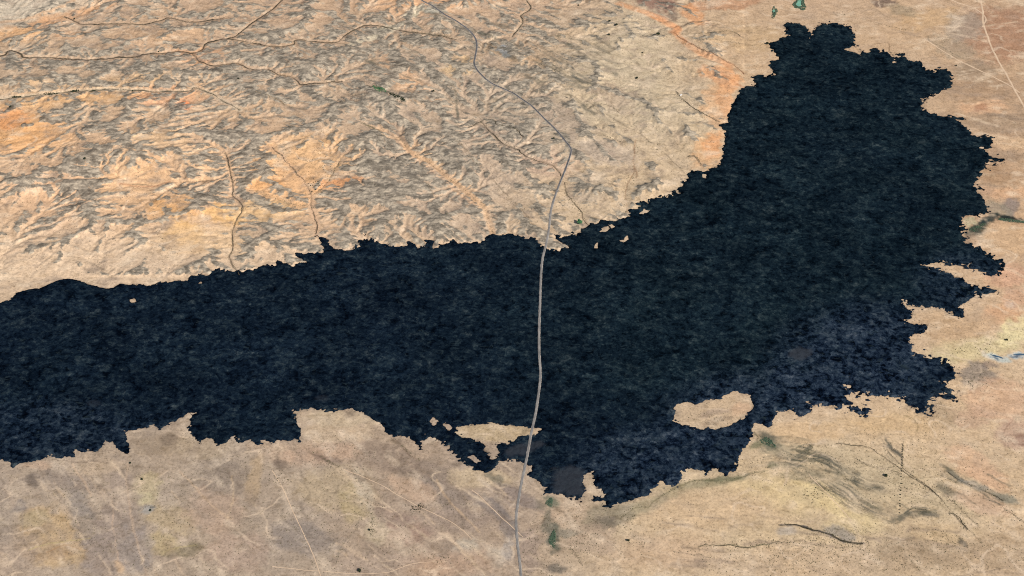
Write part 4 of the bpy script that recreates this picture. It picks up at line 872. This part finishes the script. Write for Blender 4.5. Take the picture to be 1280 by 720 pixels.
def quads(mask=None):
    j, i = np.mgrid[0:NY - 1, 0:NX - 1]
    if mask is not None:
        j = j[mask]; i = i[mask]
    a = (j * NX + i).ravel()
    return np.stack([a, a + 1, a + NX + 1, a + NX], 1)


V = np.stack([GX, GY, Hs], -1).reshape(-1, 3)
# ground cells deep under the lava stay: one continuous sheet
me = mesh_np('desert_ground', V, quads(), m_ground)
at_ = me.attributes.new('soil', 'FLOAT_COLOR', 'POINT')
at_.data.foreach_set('color', np.concatenate([soil_f.reshape(-1, 3), np.ones((NX * NY, 1))], 1).astype(np.float32).ravel())
at_ = me.attributes.new('rock', 'FLOAT', 'POINT'); at_.data.foreach_set('value', rock_f.astype(np.float32).ravel())
link('desert_ground', me, kind='structure', label='peach and grey desert plain with gullied badlands round the lava')
print('ground', round(time.time() - T0, 1))

mx = np.maximum(np.maximum(sdf[:-1, :-1], sdf[1:, :-1]), np.maximum(sdf[:-1, 1:], sdf[1:, 1:]))
cellm = mx > -13
F = quads(cellm)
used, inv = np.unique(F, return_inverse=True)
V = np.stack([GX, GY, Hl], -1).reshape(-1, 3)[used]
me = mesh_np('lava_field', V, inv.reshape(F.shape), m_lava)
tone = sstep(420, 900, GU) * sstep(560, 470, GV) * sstep(-0.4, 0.3, 0.5 - sstep(960, 1120, GU) * sstep(330, 420, GV))
silt = np.zeros((NY, NX))
for (u, v, ru, rv, ang) in [(711, 603, 19, 17, 0), (654, 562, 24, 7, -15), (403, 499, 9, 4, 0), (1000, 443, 14, 8, 0), (118, 505, 8, 4, 0)]:
    a = math.radians(ang); X = (GU - u) * math.cos(a) + (GV - v) * math.sin(a); Y = -(GU - u) * math.sin(a) + (GV - v) * math.cos(a)
    silt = np.maximum(silt, sstep(1.25, 0.75, ((np.abs(X / ru) ** 4 + np.abs(Y / rv) ** 4) ** .25 if u == 711 else np.hypot(X / ru, Y / rv)) + 0.5 * fringe) * (0.9 if u in (711, 654, 1000) else 0.3))
at_ = me.attributes.new('tone', 'FLOAT', 'POINT'); at_.data.foreach_set('value', tone.reshape(-1)[used].astype(np.float32))
fresh = 0.85 * sstep(1.3, 0.5, np.hypot((GU - 1075) / 110, (GV - 455) / 75)) + 0.7 * sstep(1.3, 0.5, np.hypot((GU - 830) / 110, (GV - 580) / 50)) + 0.45 * sstep(1.3, 0.5, np.hypot((GU - 70) / 130, (GV - 540) / 40)) + 0.5 * sstep(1.2, 0.5, np.hypot((GU - 1200) / 60, (GV - 350) / 40))
band_ = np.hypot((GU - 960) / 130, (GV - 515) / 55)
fresh = np.clip((fresh + 0.7 * sstep(1.3, 0.5, band_)) * (1.0 + 0.8 * big), 0, 1)
at_ = me.attributes.new('fresh', 'FLOAT', 'POINT'); at_.data.foreach_set('value', fresh.reshape(-1)[used].astype(np.float32))
at_ = me.attributes.new('silt', 'FLOAT', 'POINT'); at_.data.foreach_set('value', silt.reshape(-1)[used].astype(np.float32))
link('lava_field', me, kind='structure', label='black ragged-edged lava field sprawling across the desert')
surf = sampler(np.where(sdf > 0, np.maximum(Hs, Hl), Hs))
print('lava', round(time.time() - T0, 1))


# ------------------------------------------------------------------ road and tracks
def ribbon(name, p, z, prof_, m, wob=0.0, **props):
    t = np.gradient(p, axis=0); t /= np.hypot(t[:, 0], t[:, 1])[:, None]
    nrm = np.stack([-t[:, 1], t[:, 0]], 1)
    Vs = []
    for q, (off, dz) in enumerate(prof_):
        o = off + (wob * np.array([random.gauss(0, 1) for _ in range(len(p))]) if wob and q in (0, len(prof_) - 1) else 0)
        o = np.broadcast_to(o, (len(p),))
        Vs.append(np.stack([p[:, 0] + nrm[:, 0] * o, p[:, 1] + nrm[:, 1] * o, z + dz], 1))
    Vv = np.stack(Vs, 1); n, kk = len(p), len(prof_)
    idx = np.arange(n * kk).reshape(n, kk)
    Fq = np.stack([idx[:-1, :-1], idx[:-1, 1:], idx[1:, 1:], idx[1:, :-1]], -1).reshape(-1, 4)
    return link(name, mesh_np(name, Vv.reshape(-1, 3), Fq[:, ::-1], m), **props)


ribbon('road_verge', road, rz, [(-7.6, -2.2), (-5.2, 0.0), (-2.9, 0.35), (2.9, 0.35), (5.2, 0.0), (7.6, -2.2)], m_verge, 1.2, kind='structure', label='pale gravel verges and embankment along the road')
ribbon('road', road, rz, [(-2.7, 0.42), (0, 0.5), (2.7, 0.42)], m_road, 0.0, kind='structure', label='long winding desert road crossing the lava field')


def track(pts, wpx=1.3, m=m_track, name='dirt_track', raw=None, thin=0.0):
    p = resample(smooth_line(at(pts), 8) if raw is None else raw, 5.0)
    p = p + np.stack([3 * fbm(p[:, 0], p[:, 1], 80, 2, 5), 3 * fbm(p[:, 0], p[:, 1], 80, 2, 6)], 1) * (1 if thin == 0 else 2.2)
    if thin: p = p + np.stack([5 * fbm(p[:, 0], p[:, 1], 26, 2, 15), 5 * fbm(p[:, 0], p[:, 1], 26, 2, 16)], 1)
    mm = mpp(pts[len(pts) // 2])[0] * wpx / 2
    mm = (mm * np.clip(1 + thin * fbm(p[:, 0], p[:, 1], 140, 4, 9) * 2.4, 0.12, 1.8))[:, None]
    t = np.gradient(p, axis=0); t /= np.hypot(t[:, 0], t[:, 1])[:, None]
    nrm = np.stack([-t[:, 1], t[:, 0]], 1)
    Vs = []
    for off in (-1, -0.4, 0.4, 1):
        q = p + nrm * (off * mm)
        Vs.append(np.concatenate([q, (surf(q) + (0.45 if abs(off) < 1 else 0.1))[:, None]], 1))
    Vv = np.stack(Vs, 1); n = len(p)
    idx = np.arange(n * 4).reshape(n, 4)
    Fq = np.stack([idx[:-1, :-1], idx[:-1, 1:], idx[1:, 1:], idx[1:, :-1]], -1).reshape(-1, 4)
    return link(name, mesh_np(name, Vv.reshape(-1, 3), Fq[:, ::-1], m), kind='structure')


TRACKS = [
    ([(1222, -14), (1228, 10), (1229, 28), (1234, 45), (1242, 65), (1256, 90), (1268, 112), (1284, 140), (1300, 170)], 2.2),
    ([(1155, 48), (1175, 61), (1200, 76), (1235, 93), (1262, 107), (1275, 116)], 1.6),
    ([(1180, -4), (1200, 4), (1218, 10), (1232, 22), (1228, 34)], 1.6),
    ([(340, 588), (352, 608), (364, 634), (378, 664), (390, 690), (398, 712), (404, 735)], 1.0),
    ([(428, 586), (450, 594), (480, 608), (500, 620), (530, 636), (560, 650), (578, 662), (590, 675)], .8),
    ([(590, 612), (604, 624), (620, 640), (640, 658), (655, 672)], .9),
    ([(1010, 592), (1020, 603), (1038, 622), (1055, 640), (1064, 652)], .9),
    ([(340, 708), (380, 712), (430, 716), (480, 716), (500, 710), (520, 704), (560, 702)], .7),
]
for t_ in TRACKS:
    track(*t_)


CH = 'dry_channel'
for k_, w_, th in [('a', 1.2, 1.0), ('b', .8, 1.1), ('c', .9, 1.1), ('d', .9, 1.3), ('f', .6, 1.3), ('l', .9, 1.1), ('m', .6, 1.1), ('o', .8, 1.2), ('u', .9, 1.1), ('e', .6, 1.4), ('g', .35, 1.5)]:
    track(W[k_], w_, m_channel, CH, washes[k_], th)
for pts_, w_ in [([(975, 657), (990, 656), (1004, 659), (1018, 664), (1036, 668), (1050, 675), (1066, 679), (1080, 680)], 1.5), ([(872, 684), (884, 681), (900, 683), (915, 681), (930, 685), (950, 682), (975, 678)], .6), ([(1045, 555), (1060, 556), (1084, 559), (1096, 566), (1110, 575), (1125, 586), (1140, 597), (1160, 610), (1178, 625)], .6), ([(1110, 565), (1135, 590), (1165, 613), (1190, 640)], .45), ([(1186, 641), (1195, 645), (1202, 652), (1210, 662)], 1.0), ([(1185, 590), (1200, 600), (1225, 611), (1255, 626)], .7), ([(585, 160), (606, 149), (618, 150), (622, 156), (640, 160), (655, 172)], .9), ([(864, 44), (890, 42), (912, 39), (925, 45)], .6), ([(843, 44), (870, 60), (915, 80), (930, 92)], .5)]:
    track(pts_, w_, m_channel, CH, None, 1.0)


# pools of standing water and pale mud
def pool(cu, cv, ru, rv, m, ang=0, **props):
    n = 28
    c = at((cu, cv)); sx, sy = mpp((cu, cv))
    pts = []
    for q in range(n):
        a = 2 * math.pi * q / n
        r = 1 + 0.22 * math.sin(2 * a + cu) + 0.14 * math.sin(5 * a + cv)
        x = ru * r * math.cos(a); y = rv * r * math.sin(a)
        aa = math.radians(ang)
        pts.append((c[0] + (x * math.cos(aa) - y * math.sin(aa)) * sx, c[1] - (x * math.sin(aa) + y * math.cos(aa)) * sy))
    pts = np.array(pts)
    zz = surf(np.vstack([pts, c[None]])).max() + 0.25
    Vv = np.vstack([np.column_stack([pts, np.full(n, zz)]), np.column_stack([pts + (pts - c) * 0.12, np.full(n, zz - 2.5)]), [[c[0], c[1], zz]]])
    tri = [(q, (q + 1) % n, 2 * n) for q in range(n)]
    me_ = bpy.data.meshes.new('water'); me_.from_pydata(Vv.tolist(), [], tri + [(q, n + q, n + (q + 1) % n, (q + 1) % n) for q in range(n)])
    me_.materials.append(m); me_.update()
    return link('water', me_, kind='structure')


pool(999, 4, 3.2, 5, m_pool, 60)
pool(967.5, 13, 1.6, 3, m_pool, 70)
pool(1246, 445.5, 6, 1.1, m_water, 18)
pool(1275, 443, 8, 1.0, m_water, -4)

# ------------------------------------------------------------------ plants
def clump_mesh(name, r, h, z0, n_leaf, m, seed, spread=1.0, leaf=0.42):
    """a crown: many small tilted leaf tufts through a lumpy dome"""
    R = random.Random(seed)
    lobes = [(R.uniform(-.5, .5) * r, R.uniform(-.5, .5) * r, z0 + h * R.uniform(.3, .8), R.uniform(.45, .8)) for _ in range(5)] + [(0, 0, z0 + h * .55, .8)]
    vs, fs = [], []
    for _ in range(n_leaf):
        lx, ly, lz, lr = R.choice(lobes)
        while True:
            d = (R.uniform(-1, 1), R.uniform(-1, 1), R.uniform(-1, 1))
            q = d[0] ** 2 + d[1] ** 2 + d[2] ** 2
            if 0.15 < q < 1: break
        c = (lx + d[0] * r * lr * .75 * spread, ly + d[1] * r * lr * .75 * spread, max(0.15, lz + d[2] * h * .45))
        s = leaf * r * R.uniform(.5, 1.0)
        a, b = R.uniform(0, 6.28), R.uniform(-.6, .6)
        ux, uy, uz = math.cos(a) * s, math.sin(a) * s, math.sin(b) * s * .7
        wx_, wy_, wz_ = -math.sin(a) * s * .7, math.cos(a) * s * .7, R.uniform(-.5, .5) * s
        i = len(vs)
        vs += [(c[0] - ux, c[1] - uy, c[2] - uz), (c[0] + wx_, c[1] + wy_, c[2] + wz_), (c[0] + ux, c[1] + uy, c[2] + uz), (c[0] - wx_, c[1] - wy_, c[2] - wz_), (c[0], c[1], c[2] + s * .55)]
        fs += [(i, i + 3, i + 4), (i + 3, i + 2, i + 4), (i + 2, i + 1, i + 4), (i + 1, i, i + 4), (i, i + 1, i + 2, i + 3)]
    me_ = bpy.data.meshes.new(name); me_.from_pydata(vs, [], fs); me_.materials.append(m); me_.update()
    return me_


def trunk_mesh(h, r, seed):
    R = random.Random(seed)
    vs, fs = [], []

    def limb(p0, p1, r0, r1, n=6, bend=0.2):
        segs = 4; rings = []
        for s_ in range(segs + 1):
            t = s_ / segs
            c = [p0[k_] + (p1[k_] - p0[k_]) * t for k_ in range(3)]
            c[0] += bend * math.sin(t * 3.1); rr = r0 + (r1 - r0) * t
            i = len(vs)
            for q in range(n):
                a = 2 * math.pi * q / n
                vs.append((c[0] + rr * math.cos(a), c[1] + rr * math.sin(a), c[2]))
            rings.append(i)
        for a_, b_ in zip(rings[:-1], rings[1:]):
            for q in range(n):
                fs.append((a_ + q, a_ + (q + 1) % n, b_ + (q + 1) % n, b_ + q))
        fs.append(tuple(rings[-1] + q for q in range(n)))
    limb((0, 0, -0.6), (0.2, 0.1, h * .45), r, r * .7)
    for q in range(5):
        a = q * 1.257 + R.uniform(-.3, .3); L = h * R.uniform(.4, .55)
        limb((0.2, 0.1, h * .4), (math.cos(a) * L, math.sin(a) * L, h * R.uniform(.7, .9)), r * .5, r * .12, 5)
    me_ = bpy.data.meshes.new('trunk'); me_.from_pydata(vs, [], fs); me_.materials.append(m_bark); me_.update()
    return me_


TREE = [(trunk_mesh(7, .45, s_), clump_mesh('crown', 5.2, 4.6, 2.6, 130, m_leaf, s_)) for s_ in (1, 2, 3)]
TREEG = (trunk_mesh(8, .5, 9), clump_mesh('crown', 5.6, 5.4, 2.6, 150, m_leafg, 9))
SHRUB = [clump_mesh('shrub', 2.6, 2.6, 0.0, 60, m_leaf, 20 + s_) for s_ in range(3)]
SHRUBB = [clump_mesh('shrub', 2.4, 2.2, 0.0, 60, m_scrub, 30 + s_) for s_ in range(3)]


def tree(u, v, label, size=1.0, group=None, green=False, name='thorn_tree'):
    p = at((u, v)); z = float(surf(p[None])[0])
    r = bpy.data.objects.new(name, None); C.objects.link(r)
    r.location = (p[0], p[1], z); r.rotation_euler = (0, 0, random.uniform(0, 6.28)); r.scale = (size, size, size)
    r['label'] = label; r['category'] = 'tree'
    if group: r['group'] = group
    tm, cm = TREEG if green else random.choice(TREE)
    link('trunk', tm, r); link('crown', cm, r)
    return r


LONE = [
    (108, 205, 'black-looking lone thorn tree on orange sand between two grey hillocks', 1.5),
    (14, 136, 'squat dark thorn tree on the orange flat below the brush-lined wash', 1.4),
    (93, 24, 'dark thorn tree at the head of the thin upper-left channel', 1.3),
    (166, 113.5, 'dark thorn tree beside the pale wash floor above the orange strip', 1.3),
    (299, 102.5, 'small dark thorn tree among pale spurs south of the forked channel', 1.2),
    (198, 64.5, 'small dark thorn tree at a bend of the long black channel', 1.0),
    (723, 6, 'small dark thorn tree alone near the top edge, west of the red dunes', 1.2),
    (761.5, 30.5, 'upper dark thorn tree of three on the pale flat west of the red dunes', 1.5),
    (770, 35.5, 'wide dark thorn tree, middle one of three on the pale flat', 1.9),
    (761, 46, 'round dark thorn tree, lowest of three on the pale flat', 1.5),
    (822, 47.5, 'broadest dark thorn tree, close under the red dune band', 2.5),
    (803, 68, 'tiny dark thorn tree on the bare pale plain', 0.9),
    (796, 99.5, 'dark thorn tree standing alone in the middle of the pale plain', 1.5),
    (541.5, 117, 'dark thorn tree alone on a pink sand tongue left of the road', 1.5),
    (692, 176, 'dark thorn tree just left of the road before its bend', 1.3),
    (959, 55, 'dark thorn tree touching the lava tip on pale sand', 1.9),
    (785, 676, 'small dark thorn tree alone on the bare peach plain south of the lava', 1.2),
    (1107, 595.5, 'dark bushy thorn tree among the grey-green bands in the south-east', 1.5),
    (1258, 426, 'small dark thorn tree on the cream flat by the blue pools', 1.2),
    (1195, 82.5, 'tiny dark thorn tree beside the straight pale track', 1.0),
    (188, 639, 'small dark thorn tree on the pale grey hillock in the yellow patch', 1.0),
    (178, 600, 'dark thorn tree north of the yellow patch', 1.1),
    (163, 580, 'dark thorn tree just below the lava point', 1.1),
    (450, 714, 'black thorn tree beside the pale track at the bottom edge', 1.5),
    (462, 663, 'dark thorn tree in the pale brushy wash', 0.9),
]
for u, v, lb, s_ in LONE:
    tree(u, v, lb, s_)
tree(725, 280.5, 'round bright green tree on sand beside the lava margin', 3.0, green=True, name='green_tree')
# the straight line of trees
v = 556.0
while v < 642:
    dense = v < 581
    g_ = 'trees in the straight line' 
    tree(1128.6 - (v - 556) * 0.045 + random.uniform(-.4, .4), v, 'dark tree in the dense upper stretch of the straight line' if dense else 'small dark tree in the sparse lower stretch of the straight line', 0.55 if dense else random.uniform(.4, .65), g_)
    v += 1.9 if dense else random.uniform(2.6, 5.5)

# shrubs, each a thing of its own
def shrub(u, v, label, group, size, brown=False):
    p = at((u, v))
    o = bpy.data.objects.new('shrub', random.choice(SHRUBB if brown else SHRUB)); C.objects.link(o)
    o.location = (p[0], p[1], float(surf(p[None])[0]) - 0.1); o.rotation_euler = (0, 0, random.uniform(0, 6.28)); o.scale = (size,) * 3
    o['label'] = label; o['category'] = 'shrub'; o['group'] = group


ZONES = [
    (520, 635, 9, 6, 34, 'dark shrub in the round speckled cluster on the brown flat', 'shrubs in the round cluster', 0.9, False),
    (548, 698, 16, 4, 22, 'tiny dark shrub in the dotted patch near the bottom edge', 'shrubs in the dotted patch', 0.7, True),
    (1132, 611, 30, 8, 40, 'dark shrub dotted along the straight line of trees', 'shrubs round the straight line', 0.6, False),
    (390, 205, 34, 18, 46, 'brown shrub on the orange fan above the branching wash', 'shrubs on the orange fan', 0.9, True),
    (395, 234, 8, 8, 20, 'dark shrub packed into the branching wash floor', 'shrubs in the branching wash', 1.2, False),
    (1015, 618, 26, 6, 24, 'olive shrub on the yellowish flat in the south-east', 'shrubs on the yellowish flat', 0.8, True),
    (350, 600, 18, 12, 30, 'small shrub round the upper end of the pale track', 'shrubs by the pale track', 0.8, True),
    (222, 652, 14, 5, 20, 'small shrub at the lower rim of the yellow patch', 'shrubs under the yellow patch', 0.8, True),
    (1205, 438, 20, 5, 16, 'small olive shrub on the cream flat west of the pools', 'shrubs on the cream flat', 0.8, True),
]
for u, v, ru, rv, n, lb, g_, s_, br in ZONES:
    for _ in range(n):
        shrub(random.gauss(u, ru * .55), random.gauss(v, rv * .55), lb, g_, s_ * random.uniform(.7, 1.3), br)


# thickets: single masses of growth
def scatter_mesh(name, pts, rad, m, seed, faces=5):
    """low tufts at the given ground points (x, y), radius per point"""
    R = np.random.default_rng(seed)
    n = len(pts)
    zz = surf(pts)
    k_ = 6
    ang = R.random((n, 1)) * 6.28 + np.arange(k_)[None] * (2 * np.pi / k_)
    rr = rad[:, None] * (0.7 + 0.6 * R.random((n, k_)))
    hh = rad * (0.7 + 0.5 * R.random(n))
    low = np.stack([pts[:, :1] + rr * np.cos(ang), pts[:, 1:] + rr * np.sin(ang), zz[:, None] + hh[:, None] * (0.0 + 0.25 * R.random((n, k_))) - 0.1], -1)
    mid = np.stack([pts[:, :1] + 0.62 * rr * np.cos(ang + .5), pts[:, 1:] + 0.62 * rr * np.sin(ang + .5), zz[:, None] + hh[:, None] * (0.6 + 0.4 * R.random((n, k_)))], -1)
    topv = np.stack([pts[:, 0], pts[:, 1], zz + hh * 1.15], -1)[:, None]
    Vv = np.concatenate([low, mid, topv], 1)
    b = (np.arange(n) * (2 * k_ + 1))[:, None]
    fs = []
    for q in range(k_):
        q2 = (q + 1) % k_
        fs += [[q, q2, k_ + q], [q2, k_ + q2, k_ + q], [k_ + q, k_ + q2, 2 * k_]]
    Fq = (b[:, :, None] + np.array(fs)[None]).reshape(-1, 3)
    return mesh_np(name, Vv.reshape(-1, 3), Fq, m, smooth=False)


def gauss_pts(u, v, ru, rv, n, seed, ang=0):
    R = np.random.default_rng(seed)
    a = R.random(n) * 2 * np.pi; r = np.sqrt(R.random(n)) * (1 + 0.25 * np.sin(3 * a + seed))
    x, y = ru * r * np.cos(a), rv * r * np.sin(a)
    t = math.radians(ang)
    return at(np.stack([u + x * math.cos(t) - y * math.sin(t), v + x * math.sin(t) + y * math.cos(t)], 1))


def thicket(u, v, ru, rv, n, label, seed, ang=0, m=None, size=3.2, hole=None):
    p = gauss_pts(u, v, ru, rv, n, seed, ang)
    if hole is not None:
        uu, vv = sheet(p[:, 0], p[:, 1])
        p = p[np.hypot((uu - hole[0]) / hole[2], (vv - hole[1]) / hole[3]) > 1]
    rad = size * (0.6 + 0.8 * np.random.default_rng(seed).random(len(p)))
    link('thicket', scatter_mesh('thicket', p, rad, m or m_scrubg, seed), label=label, category='thicket')


thicket(1000, 5, 7.5, 7, 420, 'dark green thicket ringing the larger pale green pool at the top edge', 1, 35, None, 4.0, (999, 4, 3.0, 4.4))
thicket(968, 15, 3.0, 7, 170, 'narrow dark green thicket around the smaller pool at the top edge', 2, 8, None, 3.4, (967.5, 13, 1.4, 2.6))
thicket(474, 115, 9, 3.2, 190, 'dark green thicket in a hollow of the badlands, the upper of two', 3, 28, m_leafg, 2.6)
thicket(497, 126, 10, 2.6, 190, 'blackish thicket in a hollow of the badlands, the lower of two', 4, 26, m_leaf, 2.4)
thicket(691, 674, 4, 10, 260, 'grey-green thicket in the wash right of the road near the bottom', 5, 0, None, 2.4)
thicket(687, 628, 4, 5, 190, 'grey-green thicket beside the silted lava point', 6, 20, None, 2.2)
thicket(960, 553, 10, 4.5, 190, 'dark green thicket at the mouth of the lava bay in the south-east', 7, 30, None, 2.6)
thicket(1266, 276, 22, 1.6, 230, 'long thin dark green thicket curving off at the right edge', 8, 8, None, 3.0)
thicket(1222, 285, 10, 3.5, 160, 'smudged dark thicket on the sand beside the eastern lava edge', 9, -25, None, 2.2)
for i, (u, v, ru, rv, lb) in enumerate([(20, 120.5, 6, 1.0, 'westernmost green brush clump in the pale wash'), (62, 117, 8, 1.6, 'twin dark brush clump in the pale wash, second from the west'), (93, 112.8, 5, 1.2, 'black brush clump in the pale wash, third from the west'), (116, 113, 4, 1.0, 'easternmost dark brush clump in the pale wash')]):
    thicket(u, v, ru, rv, 70, lb, 20 + i, -4, m_leaf, 2.6)

# scrub nobody could count
P_ = []; Rr = []
rs = np.random.default_rng(5)


def sc(p, lo, hi):
    P_.append(p); Rr.append(lo + (hi - lo) * rs.random(len(p)) ** 2)


def along(pts, n, w_):
    p = resample(smooth_line(at(pts), 6), 3.0)
    q = p[rs.integers(0, len(p), n)]
    return q + rs.normal(0, w_, q.shape)


for k_ in W:
    sc(along(W[k_], 160 if k_ in 'aceghl' else 90, 7 if k_ in 'aceg' else 12), .7, 2.6)
for u, v, ru, rv, n in [(620, 130, 160, 80, 1400), (450, 110, 160, 70, 1300), (560, 60, 140, 50, 1000), (700, 60, 90, 60, 600), (820, 110, 80, 90, 500), (390, 195, 60, 35, 900), (250, 640, 260, 80, 1600), (500, 650, 140, 70, 900), (1120, 690, 160, 30, 1700), (1080, 590, 130, 50, 1200), (1200, 600, 100, 60, 800), (740, 660, 70, 40, 800), (960, 695, 120, 22, 700), (1180, 520, 50, 20, 250), (1190, 60, 40, 22, 350), (1220, 468, 22, 18, 300), (690, 230, 90, 50, 500), (1240, 435, 40, 20, 160), (1050, 670, 40, 12, 260), (890, 522, 36, 10, 140), (680, 690, 30, 40, 350), (100, 640, 40, 60, 400), (400, 560, 60, 16, 250)]:
    sc(gauss_pts(u, v, ru, rv, n, int(u + v)), .6, 2.1)
for k_ in range(len(MARKS)):
    if MARKS[k_][2][0] < 130 and k_ > 15:
        sc(along(MARKS[k_][0], 70, 6), .7, 2.3)
P_ = np.concatenate(P_); Rr = np.concatenate(Rr)
s_i = sampler(sdf)(P_); r_i = sampler(rd)(P_)
ok = (s_i < -6) & (r_i > 14)
link('scrub', scatter_mesh('scrub', P_[ok], Rr[ok], m_scrub, 77), kind='stuff', label='scattered brown desert scrub dotting the plain and gullies', category='scrub')
print('plants', round(time.time() - T0, 1), ok.sum())

# ------------------------------------------------------------------ the little white homestead
def house(u, v, L, Wd, Hh, rot, label):
    p = at((u, v)); z = float(surf(p[None])[0])
    r = bpy.data.objects.new('homestead', None); C.objects.link(r); r.location = (p[0], p[1], z); r.rotation_euler = (0, 0, rot)
    r['label'] = label; r['category'] = 'house'

    def box(name, x0, x1, y0, y1, z0, z1, m, par=r):
        vs = [(x, y, q) for x in (x0, x1) for y in (y0, y1) for q in (z0, z1)]
        fs = [(0, 1, 3, 2), (4, 6, 7, 5), (0, 4, 5, 1), (2, 3, 7, 6), (0, 2, 6, 4), (1, 5, 7, 3)]
        me_ = bpy.data.meshes.new(name); me_.from_pydata(vs, [], fs); me_.materials.append(m); me_.update()
        return link(name, me_, par)
    box('wall', -L / 2, L / 2, -Wd / 2, Wd / 2, -1, Hh, m_white)
    e = .6
    vs = [(-L / 2 - e, -Wd / 2 - e, Hh - .1), (L / 2 + e, -Wd / 2 - e, Hh - .1), (L / 2 + e, Wd / 2 + e, Hh - .1), (-L / 2 - e, Wd / 2 + e, Hh - .1), (-L / 2 - e, 0, Hh + 1.6), (L / 2 + e, 0, Hh + 1.6)]
    me_ = bpy.data.meshes.new('roof'); me_.from_pydata(vs, [], [(0, 1, 5, 4), (2, 3, 4, 5), (0, 4, 3), (1, 2, 5), (0, 3, 2, 1)]); me_.materials.append(m_iron); me_.update()
    link('roof', me_, r)
    box('door', -.6, .6, -Wd / 2 - .06, -Wd / 2 + .02, 0, 2.1, m_bark)
    for x in (-L * .32, L * .32):
        box('window', x - .6, x + .6, -Wd / 2 - .05, -Wd / 2 + .02, 1.0, 2.0, m_water)


house(851, 119, 14, 8, 3, 0.5, 'tiny white house at the head of a dry channel on the pale plain')

# ------------------------------------------------------------------ camera, sun, sky
cam = bpy.data.cameras.new('camera'); cam.sensor_width = 36; cam.lens = 18 / TAN
cam.clip_start = 10; cam.clip_end = 200000
co = bpy.data.objects.new('camera', cam); C.objects.link(co)
co.location = CAM; co.rotation_euler = (math.pi / 2 - PITCH, 0, 0)
scene.camera = co

EL = math.radians(41); AZX, AZY = 0.66, -0.75
n_ = math.hypot(AZX, AZY); AZX /= n_; AZY /= n_
sl = bpy.data.lights.new('sun', 'SUN'); sl.energy = 4.2; sl.angle = math.radians(0.5); sl.color = (1, .965, .92)
so = bpy.data.objects.new('sun', sl); C.objects.link(so)
from mathutils import Vector
d_ = Vector((AZX * math.cos(EL), AZY * math.cos(EL), math.sin(EL)))
so.rotation_euler = d_.to_track_quat('Z', 'Y').to_euler()
so.location = (0, 0, 3000)
wd_ = bpy.data.worlds.new('World'); scene.world = wd_; wd_.use_nodes = True
wn = wd_.node_tree; bg = wn.nodes['Background']; bg.inputs['Strength'].default_value = 0.07
sky = wn.nodes.new('ShaderNodeTexSky'); sky.sky_type = 'NISHITA'; sky.sun_disc = False
sky.sun_elevation = EL; sky.sun_rotation = math.atan2(AZX, AZY)
wn.links.new(sky.outputs[0], bg.inputs[0])
vs_ = scene.view_settings
vs_.view_transform = 'Standard'; vs_.look = 'None'; vs_.gamma = 1; vs_.use_curve_mapping = False; vs_.exposure = 0.68
scene.cycles.max_bounces = 4
scene.cycles.use_denoising = False
scene.cycles.use_adaptive_sampling = False
scene.cycles.filter_width = 1.1
print('done', round(time.time() - T0, 1))
